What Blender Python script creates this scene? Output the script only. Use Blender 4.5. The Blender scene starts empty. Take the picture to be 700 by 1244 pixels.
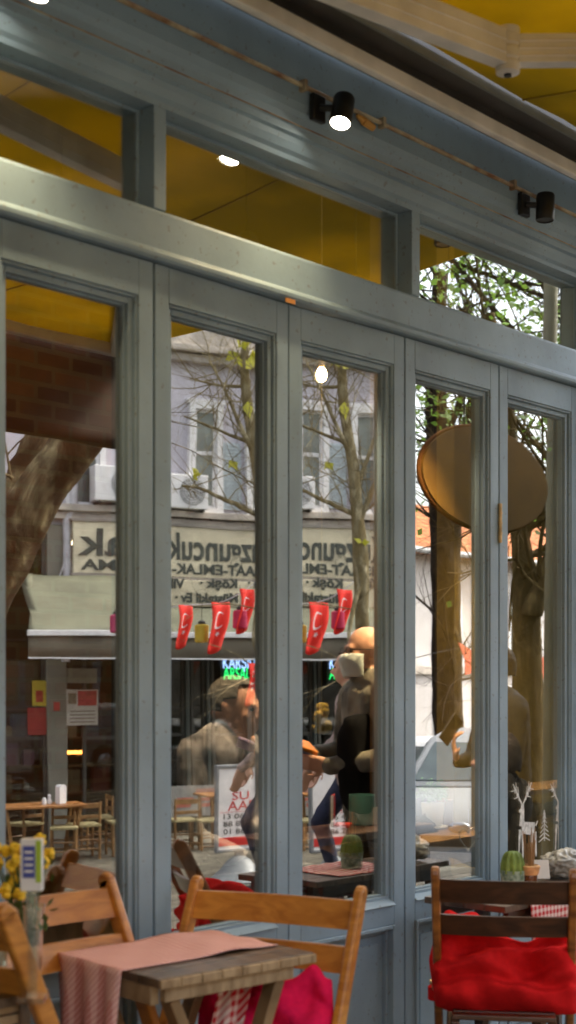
import bpy, bmesh, math, random
from mathutils import Vector, Matrix
from mathutils import noise as mnoise
random.seed(7)
sc = bpy.context.scene
COL = sc.collection
PI = math.pi
TH = math.radians(41.5)
F = 1728.0
CAM = Vector((0, -3.0, 1.5))
FW = Vector((math.cos(TH), math.sin(TH), 0)); RT = Vector((math.sin(TH), -math.cos(TH), 0)); UP = Vector((0, 0, 1))

def dr(u, v): return FW + RT*((u-350)/F) + UP*((820-v)/F)
def at(u, v, Z): return CAM + dr(u, v)*Z
def on_y(u, v, Y):
    d = dr(u, v); return CAM + d*((Y-CAM.y)/d.y)
def on_z(u, v, z):
    d = dr(u, v); return CAM + d*((z-CAM.z)/d.z)
# the door leaves (hinge x, turn): leaves two and three stand slightly ajar at their shared seam
AJ = math.radians(1.2); AJ3 = math.radians(1.5)
LEAF = {1: (2.21, 0, 0), 2: (2.81, 0, AJ), 3: (4.01, 0, -AJ3), 4: (4.01, 0, 0), 5: (4.61, 0, 0), 0: (0, .05, 0)}
def mplane(k):
    hx, hy, a = LEAF[k]
    n = Vector((math.sin(a), -math.cos(a), 0))
    return Vector((hx, 0, 0)) - n*0.045, n
def refl(P, k):
    p, n = mplane(k); return P - n*(2*(P-p).dot(n))
def R(u, v, Z, k=1): return refl(at(u, v, Z), k)

# ------------------------------------------------------------------ mesh builder
class MB:
    def __init__(s): s.v = []; s.f = []; s.m = []; s.cur = 0
    def add(s, vs, fs):
        o = len(s.v); s.v += [Vector(p) for p in vs]
        for f in fs: s.f.append([i+o for i in f]); s.m.append(s.cur)
        return s
    def box(s, c, d, rz=0, M=None):
        hx, hy, hz = d[0]/2, d[1]/2, d[2]/2
        vs = [Vector((x, y, z)) for x in (-hx, hx) for y in (-hy, hy) for z in (-hz, hz)]
        mt = M if M is not None else Matrix.Rotation(rz, 4, 'Z')
        vs = [mt @ p for p in vs]
        vs = [p+Vector(c) for p in vs]
        return s.add(vs, [(0,1,3,2),(4,6,7,5),(0,4,5,1),(2,3,7,6),(0,2,6,4),(1,5,7,3)])
    def b2(s, a, b):
        a = Vector(a); b = Vector(b)
        return s.box((a+b)/2, [abs(b[i]-a[i]) for i in range(3)])
    def bar(s, a, b, w, h, up=(0,0,1)):
        a = Vector(a); b = Vector(b); d = b-a; L = d.length; d.normalize()
        x = d.cross(Vector(up)).normalized(); y = x.cross(d).normalized()
        M = Matrix((x, d, y)).transposed().to_4x4()
        return s.box((a+b)/2, (w, L, h), M=M)
    def tube(s, pts, rs, n=8, cap=True, jit=0):
        pts = [Vector(p) for p in pts]
        if not isinstance(rs, (list, tuple)): rs = [rs]*len(pts)
        vs = []; prev = None
        for i, p in enumerate(pts):
            d = (pts[min(i+1, len(pts)-1)]-pts[max(i-1, 0)]).normalized()
            if prev is None:
                a = Vector((0,0,1)) if abs(d.z) < .9 else Vector((1,0,0))
                x = d.cross(a).normalized()
            else: x = (prev - d*prev.dot(d)).normalized()
            prev = x; y = d.cross(x)
            for k in range(n):
                t = 2*PI*k/n; r = rs[i]*(1+random.uniform(-jit, jit))
                vs.append(p+x*math.cos(t)*r+y*math.sin(t)*r)
        fs = []
        for i in range(len(pts)-1):
            for k in range(n):
                k2 = (k+1) % n; fs.append((i*n+k, i*n+k2, (i+1)*n+k2, (i+1)*n+k))
        if cap: fs.append(tuple(range(n-1, -1, -1))); fs.append(tuple((len(pts)-1)*n+k for k in range(n)))
        return s.add(vs, fs)
    def lathe(s, prof, c=(0,0,0), n=24, sx=1, sy=1):
        vs = []; c = Vector(c)
        for r, z in prof:
            for k in range(n):
                t = 2*PI*k/n; vs.append(c+Vector((r*math.cos(t)*sx, r*math.sin(t)*sy, z)))
        fs = []
        for i in range(len(prof)-1):
            for k in range(n):
                k2 = (k+1) % n; fs.append((i*n+k, i*n+k2, (i+1)*n+k2, (i+1)*n+k))
        fs.append(tuple(range(n-1, -1, -1))); fs.append(tuple((len(prof)-1)*n+k for k in range(n)))
        return s.add(vs, fs)
    def ell(s, c, r, n=16, m=10, M=None):
        vs = []; c = Vector(c)
        for j in range(m+1):
            ph = PI*j/m
            for k in range(n):
                t = 2*PI*k/n
                p = Vector((r[0]*math.sin(ph)*math.cos(t), r[1]*math.sin(ph)*math.sin(t), r[2]*math.cos(ph)))
                if M is not None: p = M @ p
                vs.append(c+p)
        fs = []
        for j in range(m):
            for k in range(n):
                k2 = (k+1) % n
                if j == 0: fs.append((k, (j+1)*n+k, (j+1)*n+k2))
                elif j == m-1: fs.append((j*n+k, (j+1)*n+k, j*n+k2))
                else: fs.append((j*n+k, (j+1)*n+k, (j+1)*n+k2, j*n+k2))
        return s.add(vs, fs)
    def prism(s, poly, ax, a, b):
        # poly: list of 2D points; ax: axis extruded along ('x','y','z')
        def mk(p, t):
            return {'x': (t, p[0], p[1]), 'y': (p[0], t, p[1]), 'z': (p[0], p[1], t)}[ax]
        n = len(poly)
        vs = [mk(p, a) for p in poly]+[mk(p, b) for p in poly]
        fs = [tuple(range(n-1, -1, -1)), tuple(range(n, 2*n))]+[(i, (i+1) % n, n+(i+1) % n, n+i) for i in range(n)]
        return s.add(vs, fs)
    def ring(s, x0, x1, z0, z1, w, y0, y1, wt=None, wb=None):
        wt = w if wt is None else wt; wb = w if wb is None else wb
        s.b2((x0, y0, z0), (x0+w, y1, z1)); s.b2((x1-w, y0, z0), (x1, y1, z1))
        s.b2((x0+w, y0, z0), (x1-w, y1, z0+wb)); s.b2((x0+w, y0, z1-wt), (x1-w, y1, z1))
        return s
    def xf(s, M): s.v = [M @ p for p in s.v]; return s
    def build(s, name, mats, parent=None, world=False, smooth=False, bevel=0, seg=2, subd=0, fixn=True):
        me = bpy.data.meshes.new(name)
        vs = s.v
        if world and parent is not None:
            Mi = wm(parent).inverted(); vs = [Mi @ p for p in vs]
        me.from_pydata([tuple(p) for p in vs], [], s.f); me.update()
        if not isinstance(mats, (list, tuple)): mats = [mats]
        for m in mats: me.materials.append(m)
        for p, mi in zip(me.polygons, s.m): p.material_index = mi
        if fixn:
            bm = bmesh.new(); bm.from_mesh(me); bmesh.ops.recalc_face_normals(bm, faces=bm.faces); bm.to_mesh(me); bm.free()
        if smooth:
            for p in me.polygons: p.use_smooth = True
            if smooth != 'all':
                try: me.set_sharp_from_angle(angle=math.radians(38))
                except Exception: pass
        o = bpy.data.objects.new(name, me); COL.objects.link(o)
        if parent is not None: o.parent = parent
        if bevel:
            b = o.modifiers.new('bevel', 'BEVEL'); b.width = bevel; b.segments = seg; b.limit_method = 'ANGLE'; b.angle_limit = math.radians(40)
        if subd:
            b = o.modifiers.new('subd', 'SUBSURF'); b.levels = subd; b.render_levels = subd
        return o
def wm(o):
    M = Matrix.Translation(o.location) @ o.rotation_euler.to_matrix().to_4x4() @ Matrix.Diagonal((*o.scale, 1))
    return wm(o.parent) @ M if o.parent else M
def tag(o, label=None, cat=None, group=None, kind=None):
    if label: o['label'] = label
    if cat: o['category'] = cat
    if group: o['group'] = group
    if kind: o['kind'] = kind
    return o
def thing(name, label, cat, loc=(0,0,0), rz=0, group=None, sc_=None):
    o = bpy.data.objects.new(name, None); COL.objects.link(o); o.empty_display_size = .1
    o.location = loc; o.rotation_euler = (0, 0, rz)
    if sc_: o.scale = (sc_,)*3
    return tag(o, label, cat, group)
def copy_tree(o, parent=None):
    c = o.copy(); COL.objects.link(c); c.parent = parent
    for ch in list(o.children): copy_tree(ch, c)
    return c

# ------------------------------------------------------------------ materials
def newmat(name):
    m = bpy.data.materials.new(name); m.use_nodes = True; m.node_tree.nodes.clear(); return m, m.node_tree
def N(nt, t, **kw):
    n = nt.nodes.new(t)
    for k, v in kw.items(): setattr(n, k, v)
    return n
def P(name, col, rough=.6, var=.15, scale=6, bump=.0, metal=0, col2=None, stretch=None, spec=.5, trans=0, emit=None, est=1, coat=0, detail=6):
    m, nt = newmat(name); L = nt.links
    out = N(nt, 'ShaderNodeOutputMaterial'); b = N(nt, 'ShaderNodeBsdfPrincipled')
    b.inputs['Roughness'].default_value = rough; b.inputs['Metallic'].default_value = metal
    b.inputs['Specular IOR Level'].default_value = spec
    b.inputs['Coat Weight'].default_value = coat
    tc = N(nt, 'ShaderNodeTexCoord'); mp = N(nt, 'ShaderNodeMapping')
    if stretch: mp.inputs['Scale'].default_value = stretch
    L.new(tc.outputs['Object'], mp.inputs[0])
    nz = N(nt, 'ShaderNodeTexNoise'); nz.inputs['Scale'].default_value = scale; nz.inputs['Detail'].default_value = detail
    L.new(mp.outputs[0], nz.inputs['Vector'])
    cr = N(nt, 'ShaderNodeValToRGB')
    c1 = [max(0, c*(1-var)) for c in col]; c2 = [min(1, c*(1+var)) for c in (col2 or col)]
    if col2: c1 = list(col)
    cr.color_ramp.elements[0].position = .35; cr.color_ramp.elements[1].position = .65
    cr.color_ramp.elements[0].color = (*c1, 1); cr.color_ramp.elements[1].color = (*c2, 1)
    L.new(nz.outputs['Fac'], cr.inputs[0]); L.new(cr.outputs[0], b.inputs['Base Color'])
    if bump:
        bp = N(nt, 'ShaderNodeBump'); bp.inputs['Strength'].default_value = bump; bp.inputs['Distance'].default_value = .01
        L.new(nz.outputs['Fac'], bp.inputs['Height']); L.new(bp.outputs[0], b.inputs['Normal'])
    if emit:
        b.inputs['Emission Color'].default_value = (*emit, 1); b.inputs['Emission Strength'].default_value = est
    sh = b.outputs[0]
    if trans:
        t = N(nt, 'ShaderNodeBsdfTranslucent'); mx = N(nt, 'ShaderNodeMixShader'); mx.inputs[0].default_value = trans
        L.new(cr.outputs[0], t.inputs[0]); L.new(b.outputs[0], mx.inputs[1]); L.new(t.outputs[0], mx.inputs[2]); sh = mx.outputs[0]
    L.new(sh, out.inputs[0]); m['bsdf'] = b.name
    return m
def brick_mat(name, c1, c2, mortar, scale=6, w=.5, h=.25, ms=.02, rough=.85, bump=.5, coord='Object', rot=None, offs=.5):
    m, nt = newmat(name); L = nt.links
    out = N(nt, 'ShaderNodeOutputMaterial'); b = N(nt, 'ShaderNodeBsdfPrincipled'); b.inputs['Roughness'].default_value = rough; b.inputs['Specular IOR Level'].default_value = .12
    tc = N(nt, 'ShaderNodeTexCoord'); mp = N(nt, 'ShaderNodeMapping')
    if rot: mp.inputs['Rotation'].default_value = rot
    L.new(tc.outputs[coord], mp.inputs[0])
    br = N(nt, 'ShaderNodeTexBrick'); br.offset = offs
    br.inputs['Color1'].default_value = (*c1, 1); br.inputs['Color2'].default_value = (*c2, 1); br.inputs['Mortar'].default_value = (*mortar, 1)
    br.inputs['Scale'].default_value = scale; br.inputs['Brick Width'].default_value = w; br.inputs['Row Height'].default_value = h; br.inputs['Mortar Size'].default_value = ms
    L.new(mp.outputs[0], br.inputs['Vector'])
    nz = N(nt, 'ShaderNodeTexNoise'); nz.inputs['Scale'].default_value = 3; nz.inputs['Detail'].default_value = 8
    L.new(mp.outputs[0], nz.inputs['Vector'])
    mx = N(nt, 'ShaderNodeMixRGB'); mx.blend_type = 'MULTIPLY'; mx.inputs[0].default_value = .7
    cr = N(nt, 'ShaderNodeValToRGB'); cr.color_ramp.elements[0].position = .3; cr.color_ramp.elements[1].position = .7
    cr.color_ramp.elements[0].color = (.5, .5, .5, 1); cr.color_ramp.elements[1].color = (1.2, 1.2, 1.2, 1)
    L.new(nz.outputs['Fac'], cr.inputs[0]); L.new(br.outputs['Color'], mx.inputs[1]); L.new(cr.outputs[0], mx.inputs[2])
    L.new(mx.outputs[0], b.inputs['Base Color'])
    bp = N(nt, 'ShaderNodeBump'); bp.inputs['Strength'].default_value = bump; bp.inputs['Distance'].default_value = .02; bp.invert = True
    L.new(br.outputs['Fac'], bp.inputs['Height']); L.new(bp.outputs[0], b.inputs['Normal'])
    L.new(b.outputs[0], out.inputs[0]); return m
def check_mat(name, c1, c2, scale, rough=.9, trans=0.0, rot=0):
    m, nt = newmat(name); L = nt.links
    out = N(nt, 'ShaderNodeOutputMaterial'); b = N(nt, 'ShaderNodeBsdfPrincipled'); b.inputs['Roughness'].default_value = rough
    b.inputs['Specular IOR Level'].default_value = .2
    tc = N(nt, 'ShaderNodeTexCoord'); mp = N(nt, 'ShaderNodeMapping'); mp.inputs['Scale'].default_value = (scale,)*3; mp.inputs['Rotation'].default_value = (0, 0, rot)
    L.new(tc.outputs['Object'], mp.inputs[0])
    sx = N(nt, 'ShaderNodeSeparateXYZ'); L.new(mp.outputs[0], sx.inputs[0])
    def stripe(o):
        f = N(nt, 'ShaderNodeMath', operation='FRACT'); L.new(o, f.inputs[0])
        g = N(nt, 'ShaderNodeMath', operation='GREATER_THAN'); g.inputs[1].default_value = .5; L.new(f.outputs[0], g.inputs[0]); return g.outputs[0]
    a = N(nt, 'ShaderNodeMath', operation='ADD'); L.new(stripe(sx.outputs[0]), a.inputs[0])
    ad = N(nt, 'ShaderNodeMath', operation='ADD'); L.new(sx.outputs[1], ad.inputs[0]); L.new(sx.outputs[2], ad.inputs[1])
    L.new(stripe(ad.outputs[0]), a.inputs[1])
    h = N(nt, 'ShaderNodeMath', operation='MULTIPLY'); h.inputs[1].default_value = .5; L.new(a.outputs[0], h.inputs[0])
    mx = N(nt, 'ShaderNodeMixRGB'); mx.inputs[1].default_value = (*c1, 1); mx.inputs[2].default_value = (*c2, 1); L.new(h.outputs[0], mx.inputs[0])
    L.new(mx.outputs[0], b.inputs['Base Color']); L.new(b.outputs[0], out.inputs[0]); return m
def wood(name, dark, light, rough=.45, scale=5, stretch=(1, 1, 1), coat=.15, bump=.15):
    m, nt = newmat(name); L = nt.links
    out = N(nt, 'ShaderNodeOutputMaterial'); b = N(nt, 'ShaderNodeBsdfPrincipled')
    b.inputs['Roughness'].default_value = rough; b.inputs['Coat Weight'].default_value = coat; b.inputs['Coat Roughness'].default_value = .3
    tc = N(nt, 'ShaderNodeTexCoord'); mp = N(nt, 'ShaderNodeMapping'); mp.inputs['Scale'].default_value = stretch; L.new(tc.outputs['Object'], mp.inputs[0])
    nz = N(nt, 'ShaderNodeTexNoise'); nz.inputs['Scale'].default_value = scale; nz.inputs['Detail'].default_value = 8; nz.inputs['Distortion'].default_value = 1.2
    L.new(mp.outputs[0], nz.inputs['Vector'])
    n2 = N(nt, 'ShaderNodeTexNoise'); n2.inputs['Scale'].default_value = 3; L.new(tc.outputs['Object'], n2.inputs['Vector'])
    cr = N(nt, 'ShaderNodeValToRGB'); cr.color_ramp.elements[0].position = .38; cr.color_ramp.elements[1].position = .62
    cr.color_ramp.elements[0].color = (*dark, 1); cr.color_ramp.elements[1].color = (*light, 1); L.new(nz.outputs['Fac'], cr.inputs[0])
    mx = N(nt, 'ShaderNodeMixRGB'); mx.blend_type = 'MULTIPLY'; mx.inputs[0].default_value = .45; L.new(cr.outputs[0], mx.inputs[1]); L.new(n2.outputs['Fac'], mx.inputs[2])
    L.new(mx.outputs[0], b.inputs['Base Color'])
    bp = N(nt, 'ShaderNodeBump'); bp.inputs['Strength'].default_value = bump; bp.inputs['Distance'].default_value = .004
    L.new(nz.outputs['Fac'], bp.inputs['Height']); L.new(bp.outputs[0], b.inputs['Normal']); L.new(b.outputs[0], out.inputs[0]); return m
def glass_mat(name, refl_f, tint=(.95, .97, .95), wav=.0):
    m, nt = newmat(name); L = nt.links
    out = N(nt, 'ShaderNodeOutputMaterial'); t = N(nt, 'ShaderNodeBsdfTransparent'); g = N(nt, 'ShaderNodeBsdfGlossy')
    t.inputs[0].default_value = (*tint, 1); g.inputs['Roughness'].default_value = 0; g.inputs['Color'].default_value = (1, .99, .96, 1)
    mx = N(nt, 'ShaderNodeMixShader'); fr = N(nt, 'ShaderNodeLayerWeight'); fr.inputs[0].default_value = .5
    mr = N(nt, 'ShaderNodeMapRange'); mr.inputs['To Min'].default_value = refl_f; mr.inputs['To Max'].default_value = 1.0
    pw = N(nt, 'ShaderNodeMath', operation='POWER'); pw.inputs[1].default_value = 2.2
    L.new(fr.outputs['Facing'], pw.inputs[0]); L.new(pw.outputs[0], mr.inputs['Value'])
    L.new(mr.outputs[0], mx.inputs[0]); L.new(t.outputs[0], mx.inputs[1]); L.new(g.outputs[0], mx.inputs[2]); L.new(mx.outputs[0], out.inputs[0])
    if wav:
        tc = N(nt, 'ShaderNodeTexCoord'); nz = N(nt, 'ShaderNodeTexNoise'); nz.inputs['Scale'].default_value = 2.2; nz.inputs['Detail'].default_value = 1
        L.new(tc.outputs['Object'], nz.inputs['Vector'])
        bp = N(nt, 'ShaderNodeBump'); bp.inputs['Strength'].default_value = 1; bp.inputs['Distance'].default_value = wav
        L.new(nz.outputs['Fac'], bp.inputs['Height']); L.new(bp.outputs[0], g.inputs['Normal'])
    return m
def emis(name, col, st):
    m, nt = newmat(name); out = N(nt, 'ShaderNodeOutputMaterial'); e = N(nt, 'ShaderNodeEmission')
    e.inputs[0].default_value = (*col, 1); e.inputs[1].default_value = st; nt.links.new(e.outputs[0], out.inputs[0]); return m

def painted_mat(name, col):
    """blue grey oil paint: broad fading, thin brush streaks, chips and grime specks"""
    m, nt = newmat(name); L = nt.links
    out = N(nt, 'ShaderNodeOutputMaterial'); b = N(nt, 'ShaderNodeBsdfPrincipled'); b.inputs['Specular IOR Level'].default_value = .4
    tc = N(nt, 'ShaderNodeTexCoord')
    a = N(nt, 'ShaderNodeTexNoise'); a.inputs['Scale'].default_value = 2.5; a.inputs['Detail'].default_value = 6
    s = N(nt, 'ShaderNodeTexNoise'); s.inputs['Scale'].default_value = 14; s.inputs['Detail'].default_value = 5
    sp = N(nt, 'ShaderNodeTexNoise'); sp.inputs['Scale'].default_value = 55; sp.inputs['Detail'].default_value = 3
    for q in (a, s, sp): L.new(tc.outputs['Object'], q.inputs['Vector'])
    r1 = N(nt, 'ShaderNodeValToRGB'); r1.color_ramp.elements[0].position = .3; r1.color_ramp.elements[1].position = .7
    r1.color_ramp.elements[0].color = (*[c*.74 for c in col], 1); r1.color_ramp.elements[1].color = (*[c*1.15 for c in col], 1)
    L.new(a.outputs['Fac'], r1.inputs[0])
    r2 = N(nt, 'ShaderNodeValToRGB'); r2.color_ramp.elements[0].position = .30; r2.color_ramp.elements[1].position = .36
    r2.color_ramp.elements[0].color = (1, 1, 1, 1); r2.color_ramp.elements[1].color = (0, 0, 0, 1); L.new(sp.outputs['Fac'], r2.inputs[0])
    mx = N(nt, 'ShaderNodeMixRGB'); mx.inputs[2].default_value = (.17, .15, .11, 1); L.new(r1.outputs[0], mx.inputs[1])
    ml = N(nt, 'ShaderNodeMath', operation='MULTIPLY'); ml.inputs[1].default_value = .5; L.new(r2.outputs[0], ml.inputs[0]); L.new(ml.outputs[0], mx.inputs[0])
    L.new(mx.outputs[0], b.inputs['Base Color'])
    r3 = N(nt, 'ShaderNodeMapRange'); r3.inputs['To Min'].default_value = .42; r3.inputs['To Max'].default_value = .68
    L.new(s.outputs['Fac'], r3.inputs['Value']); L.new(r3.outputs[0], b.inputs['Roughness'])
    bp = N(nt, 'ShaderNodeBump'); bp.inputs['Strength'].default_value = .25; bp.inputs['Distance'].default_value = .006
    L.new(s.outputs['Fac'], bp.inputs['Height']); L.new(bp.outputs[0], b.inputs['Normal'])
    L.new(b.outputs[0], out.inputs[0]); return m

PAINT = painted_mat('blue_grey_paint', (.29, .40, .48))
GLASS = glass_mat('window_glass', .32, (.9, .92, .9), wav=.0004)
GLASST = glass_mat('transom_glass', .32, (.9, .92, .9), wav=.0003)
CREAM = P('cream_metal', (.8, .76, .7), .5, .12, 7, .05)
DARKM = P('dark_metal', (.035, .03, .025), .5, .3, 9)
BLACKM = P('black_spot_metal', (.018, .016, .014), .38, .2, 20)
FABRIC = P('mustard_awning', (.33, .25, .008), .85, .12, 1.6, .1, trans=.5, col2=(.50, .355, .01))
BROWNF = P('brown_valance', (.035, .018, .008), .9, .3, 4)
CHAIRW = wood('honey_wood', (.46, .16, .018), (.72, .31, .05), .38, 6, (1, 1, 4), .35)
DKWOOD = wood('walnut_wood', (.045, .018, .007), (.13, .052, .02), .36, 6, (1, 1, 4), .4)
TBLW = wood('weathered_table_wood', (.07, .042, .022), (.2, .13, .075), .35, 5, (4, 1, 1), .4)
TBLE = wood('raw_board_edge', (.3, .2, .1), (.5, .36, .2), .6, 7, (4, 1, 1), 0)
REDC = P('red_cushion_cloth', (.60, .014, .016), .95, .06, 60, .08, spec=.06)
PINKC = P('pink_cushion_cloth', (.74, .014, .09), .95, .06, 60, .08, spec=.06)
SALM = check_mat('salmon_gingham', (.60, .24, .22), (.82, .55, .5), 60)
GING = check_mat('red_white_gingham', (.8, .66, .6), (.55, .02, .03), 42)
WHITE = P('white_matt', (.75, .75, .72), .6, .05)
BLACKC = P('black_cloth', (.012, .012, .013), .8, .3, 12)
SKIN = P('skin', (.68, .36, .24), .5, .08, 12, .03)
BRASS = P('old_brass', (.55, .4, .2), .4, .3, 30, .1, metal=.6)
RUST = P('rusty_conduit', (.22, .1, .04), .7, .3, 12, .2, col2=(.4, .34, .22))

# ------------------------------------------------------------------ ground
def gz(y):
    if y > -3.35: return 0.0
    pts = [(-3.35, -.28), (-6, -.68), (-13.8, -1.1), (-400, -1.1)]
    for (a, za), (b_, zb) in zip(pts[:-1], pts[1:]):
        if y >= b_: return za+(zb-za)*(y-a)/(b_-a)
STONE = brick_mat('street_paving', (.10, .088, .066), (.15, .132, .10), (.03, .026, .02), 1.0, .9, .42, .018, .8, .6)
SLAB = brick_mat('terrace_slabs', (.11, .10, .08), (.155, .14, .115), (.03, .028, .02), 1.0, 1.2, .38, .012, .75, .5)
g = MB()
ys = [-3.3505, -6, -8, -10, -12, -13.8, -20, -60, -160]
for y0, y1 in zip(ys[:-1], ys[1:]):
    g.add([(-120, y0, gz(y0)), (140, y0, gz(y0)), (140, y1, gz(y1)), (-120, y1, gz(y1))], [(0, 3, 2, 1)])
g.add([(-120, 40, -.29), (140, 40, -.29), (140, -3.35, -.29), (-120, -3.35, -.29)], [(0, 3, 2, 1)])
tag(g.build('street', STONE), kind='structure')
g = MB(); g.b2((-60, -3.2, -.285), (80, .12, 0)); tag(g.build('terrace_pavement', SLAB), kind='structure')
g = MB(); g.b2((-60, -3.37, -.285), (80, -3.2, .004)); tag(g.build('kerb', P('kerb_stone', (.16, .15, .125), .9, .2, 5, .3, spec=.1), bevel=.012), kind='structure')

# ------------------------------------------------------------------ the cafe building
cafe = thing('cafe_building', 'blue grey painted cafe front with folding glass doors and transom windows', 'building')
ROOMX0, ROOMX1, ROOMY1, CEIL = -1.5, 13.5, 3.8, 4.0
BRICK = brick_mat('dark_brick', (.10, .03, .01), (.2, .075, .022), (.16, .09, .035), 1.0, .27, .105, .016, .9, .6, rot=(PI/2, 0, 0))
BROWNW = P('brown_interior_plaster', (.02, .011, .006), .8, .3, 2, .1)
OLIVE = P('olive_yellow_plaster', (.3, .2, .03), .8, .18, 2.2, .1)
b = MB(); b.b2((ROOMX0, ROOMY1, 0), (6.0, ROOMY1+.12, CEIL)); b.build('brick_wall', BRICK, cafe)
b = MB(); b.b2((6.0, ROOMY1, 0), (ROOMX1, ROOMY1+.12, CEIL)); b.build('back_wall', BROWNW, cafe)
for xw in (ROOMX0-.12, ROOMX1):
    b = MB(); b.b2((xw, .1, 0), (xw+.12, ROOMY1+.12, CEIL)); b.build('side_wall', BROWNW, cafe)
b = MB(); b.b2((6.54, 1.55, 0), (ROOMX1, 1.67, CEIL)); b.build('partition_wall', OLIVE, cafe)
b = MB(); b.b2((ROOMX0-.12, .1, CEIL), (ROOMX1+.12, ROOMY1+.12, CEIL+.12)); b.build('ceiling', BROWNW, cafe)
b = MB(); b.b2((ROOMX0, .1, -.1), (ROOMX1, ROOMY1, .012)); b.build('floor', wood('floor_boards', (.05, .028, .014), (.1, .06, .03), .5, 4, (1, 6, 1)), cafe)
# masonry above the shop front, set back over the awning
b = MB(); b.b2((-8, .14, 3.52), (22, .44, 5.6)); b.b2((-8, .0, -.0), (-1.6, .3, 3.52)); b.b2((13.7, 0, 0), (22, .3, 3.52))
b.build('wall', P('plaster_upper_wall', (.38, .35, .3), .85, .15, 3, .2), cafe)
# fascia with stepped mouldings, as one run of profile
X0, X1 = -1.6, 13.7
prof = [(.14, 3.14), (-.002, 3.14), (-.004, 3.155), (-.018, 3.164), (-.030, 3.184), (-.034, 3.2), (-.050, 3.204), (-.052, 3.224), (-.060, 3.230), (-.066, 3.25), (-.080, 3.262), (-.088, 3.285), (-.088, 3.5), (.14, 3.5)]
b = MB(); b.prism(prof, 'x', X0, X1); b.build('fascia', PAINT, cafe)
b = MB(); b.prism([(-.0, 2.69), (-.02, 2.69), (-.027, 2.697), (-.028, 2.708), (-.02, 2.718), (-.006, 2.727), (-.004, 2.832), (0.0, 2.842), (.13, 2.842), (.13, 2.69)], 'x', X0, X1); b.build('door_head_beam', PAINT, cafe, bevel=.002)
b = MB(); b.tube([(X0, -.0615, 3.2275), (X1, -.0615, 3.2275)], .0022, 5); b.build('rust_line', RUST, cafe)
# threshold
b = MB(); b.b2((X0, -.03, 0), (X1, .12, .035)); b.build('threshold', P('stone_threshold', (.22, .21, .19), .7, .2, 8, .2), cafe, bevel=.005)
mull = [-.89+1.24*k for k in range(0, 12)]
for x in mull:
    b = MB(); b.b2((x-.024, -.004, 2.843), (x+.024, .128, 3.1395))
    b.build('transom_mullion', PAINT, cafe, bevel=.003)
for xa, xb in zip(mull[:-1], mull[1:]):
    b = MB(); b.ring(xa+.0245, xb-.0245, 2.8435, 3.1392, .010, .058, .10); fr = b.build('transom_window', PAINT, cafe, bevel=.002)
    b = MB(); b.b2((xa+.035, .066, 2.854), (xb-.035, .070, 3.1285)); b.build('pane', GLASST, fr)
# door leaves
LW = .592; ZB, ZT = .045, 2.686
def leaf(hx, ang, right_hinge=False, hinge=False):
    o = MB()
    ox = 0 if not right_hinge else -LW
    st = .056
    o.ring(ox, ox+LW, ZB, ZT, st, 0, .05, wt=.105, wb=.1)
    # middle rail between glass and lower panel
    o.b2((ox+st, 0, .632), (ox+LW-st, .05, .706))
    # glass opening mouldings
    x0, x1, z0, z1 = ox+st, ox+LW-st, .706, ZT-.105
    o.ring(x0, x1, z0, z1, .008, .005, .05); o.ring(x0+.008, x1-.008, z0+.008, z1-.008, .018, .016, .05)
    o.ring(x0+.026, x1-.026, z0+.026, z1-.026, .006, .03, .05)
    # sloping sill bead
    o.prism([(-.012, z0-.004), (.02, z0+.018), (.042, z0+.03), (.042, z0-.004)], 'x', x0+.0005, x1-.0005)
    # lower panel moulding
    p0, p1 = ZB+.1, .632
    o.ring(x0, x1, p0, p1, .014, -.008, .05); o.ring(x0+.014, x1-.014, p0+.014, p1-.014, .014, .014, .05)
    rt = o.build('folding_door', PAINT, cafe, bevel=.004, seg=3)
    rt.location = (hx, 0, 0); rt.rotation_euler = (0, 0, ang)
    q = MB(); q.b2((x0+.028, .03, p0+.028), (x1-.028, .045, p1-.028))
    q.prism([(x0+.06, p0+.06), (x1-.06, p0+.06), (x1-.06, p1-.06), (x0+.06, p1-.06)], 'y', .022, .0302)
    q.build('lower_panel', PAINT, rt, bevel=.004)
    q = MB(); q.b2((x0+.0315, .0435, z0+.0315), (x1-.0315, .0475, z1-.0315)); q.build('door_pane', GLASS, rt)
    if hinge:
        for hz in (2.08, .42):
            h = MB(); h.tube([(ox+LW+.002, -.006, hz-.075), (ox+LW+.002, -.006, hz+.075)], .0075, 10)
            for zz in (-.038, 0.0, .038): h.tube([(ox+LW+.002, -.006, hz+zz-.003), (ox+LW+.002, -.006, hz+zz+.003)], .0095, 10)
            h.build('hinge', BRASS, rt, smooth=True)
    return rt
for k in range(-6, 18):
    x = 2.21+.6*k
    if x < X0 or x+.6 > X1: continue
    if k == 1: leaf(2.814, AJ)
    elif k == 2: leaf(4.006, -AJ3, True)
    else: leaf(x+.004, 0, hinge=(k % 2 == 1))
b = MB(); b.b2((-2.6, -3.0, 0), (-2.45, -.0, 5.6)); b.build('side_wall', P('light_block_render', (.2, .17, .13), .9, .2, 2, .2), cafe)  # added unseen wall, blocks light from the left to darken the reveals
q = on_y(352, 366, -.036)
b = MB(); b.b2((q.x-.02, -.038, q.z-.006), (q.x+.025, -.0345, q.z+.008)); b.build('orange_tape', P('orange_tape', (.6, .25, .04), .5, .1), cafe)
# post beyond the fifth leaf
b = MB(); b.b2((5.205, -.03, .0355), (5.245, -.001, 2.689)); b.b2((5.245, -.018, .0355), (5.31, -.0012, 2.689)); b.build('door_post', PAINT, cafe, bevel=.004)
# brown timber post and lamp beam inside
b = MB(); b.b2((4.55, .5, .012), (4.60, .58, CEIL)); b.build('timber_post', wood('orange_post', (.05, .022, .006), (.11, .05, .014), .5), cafe)
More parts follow.
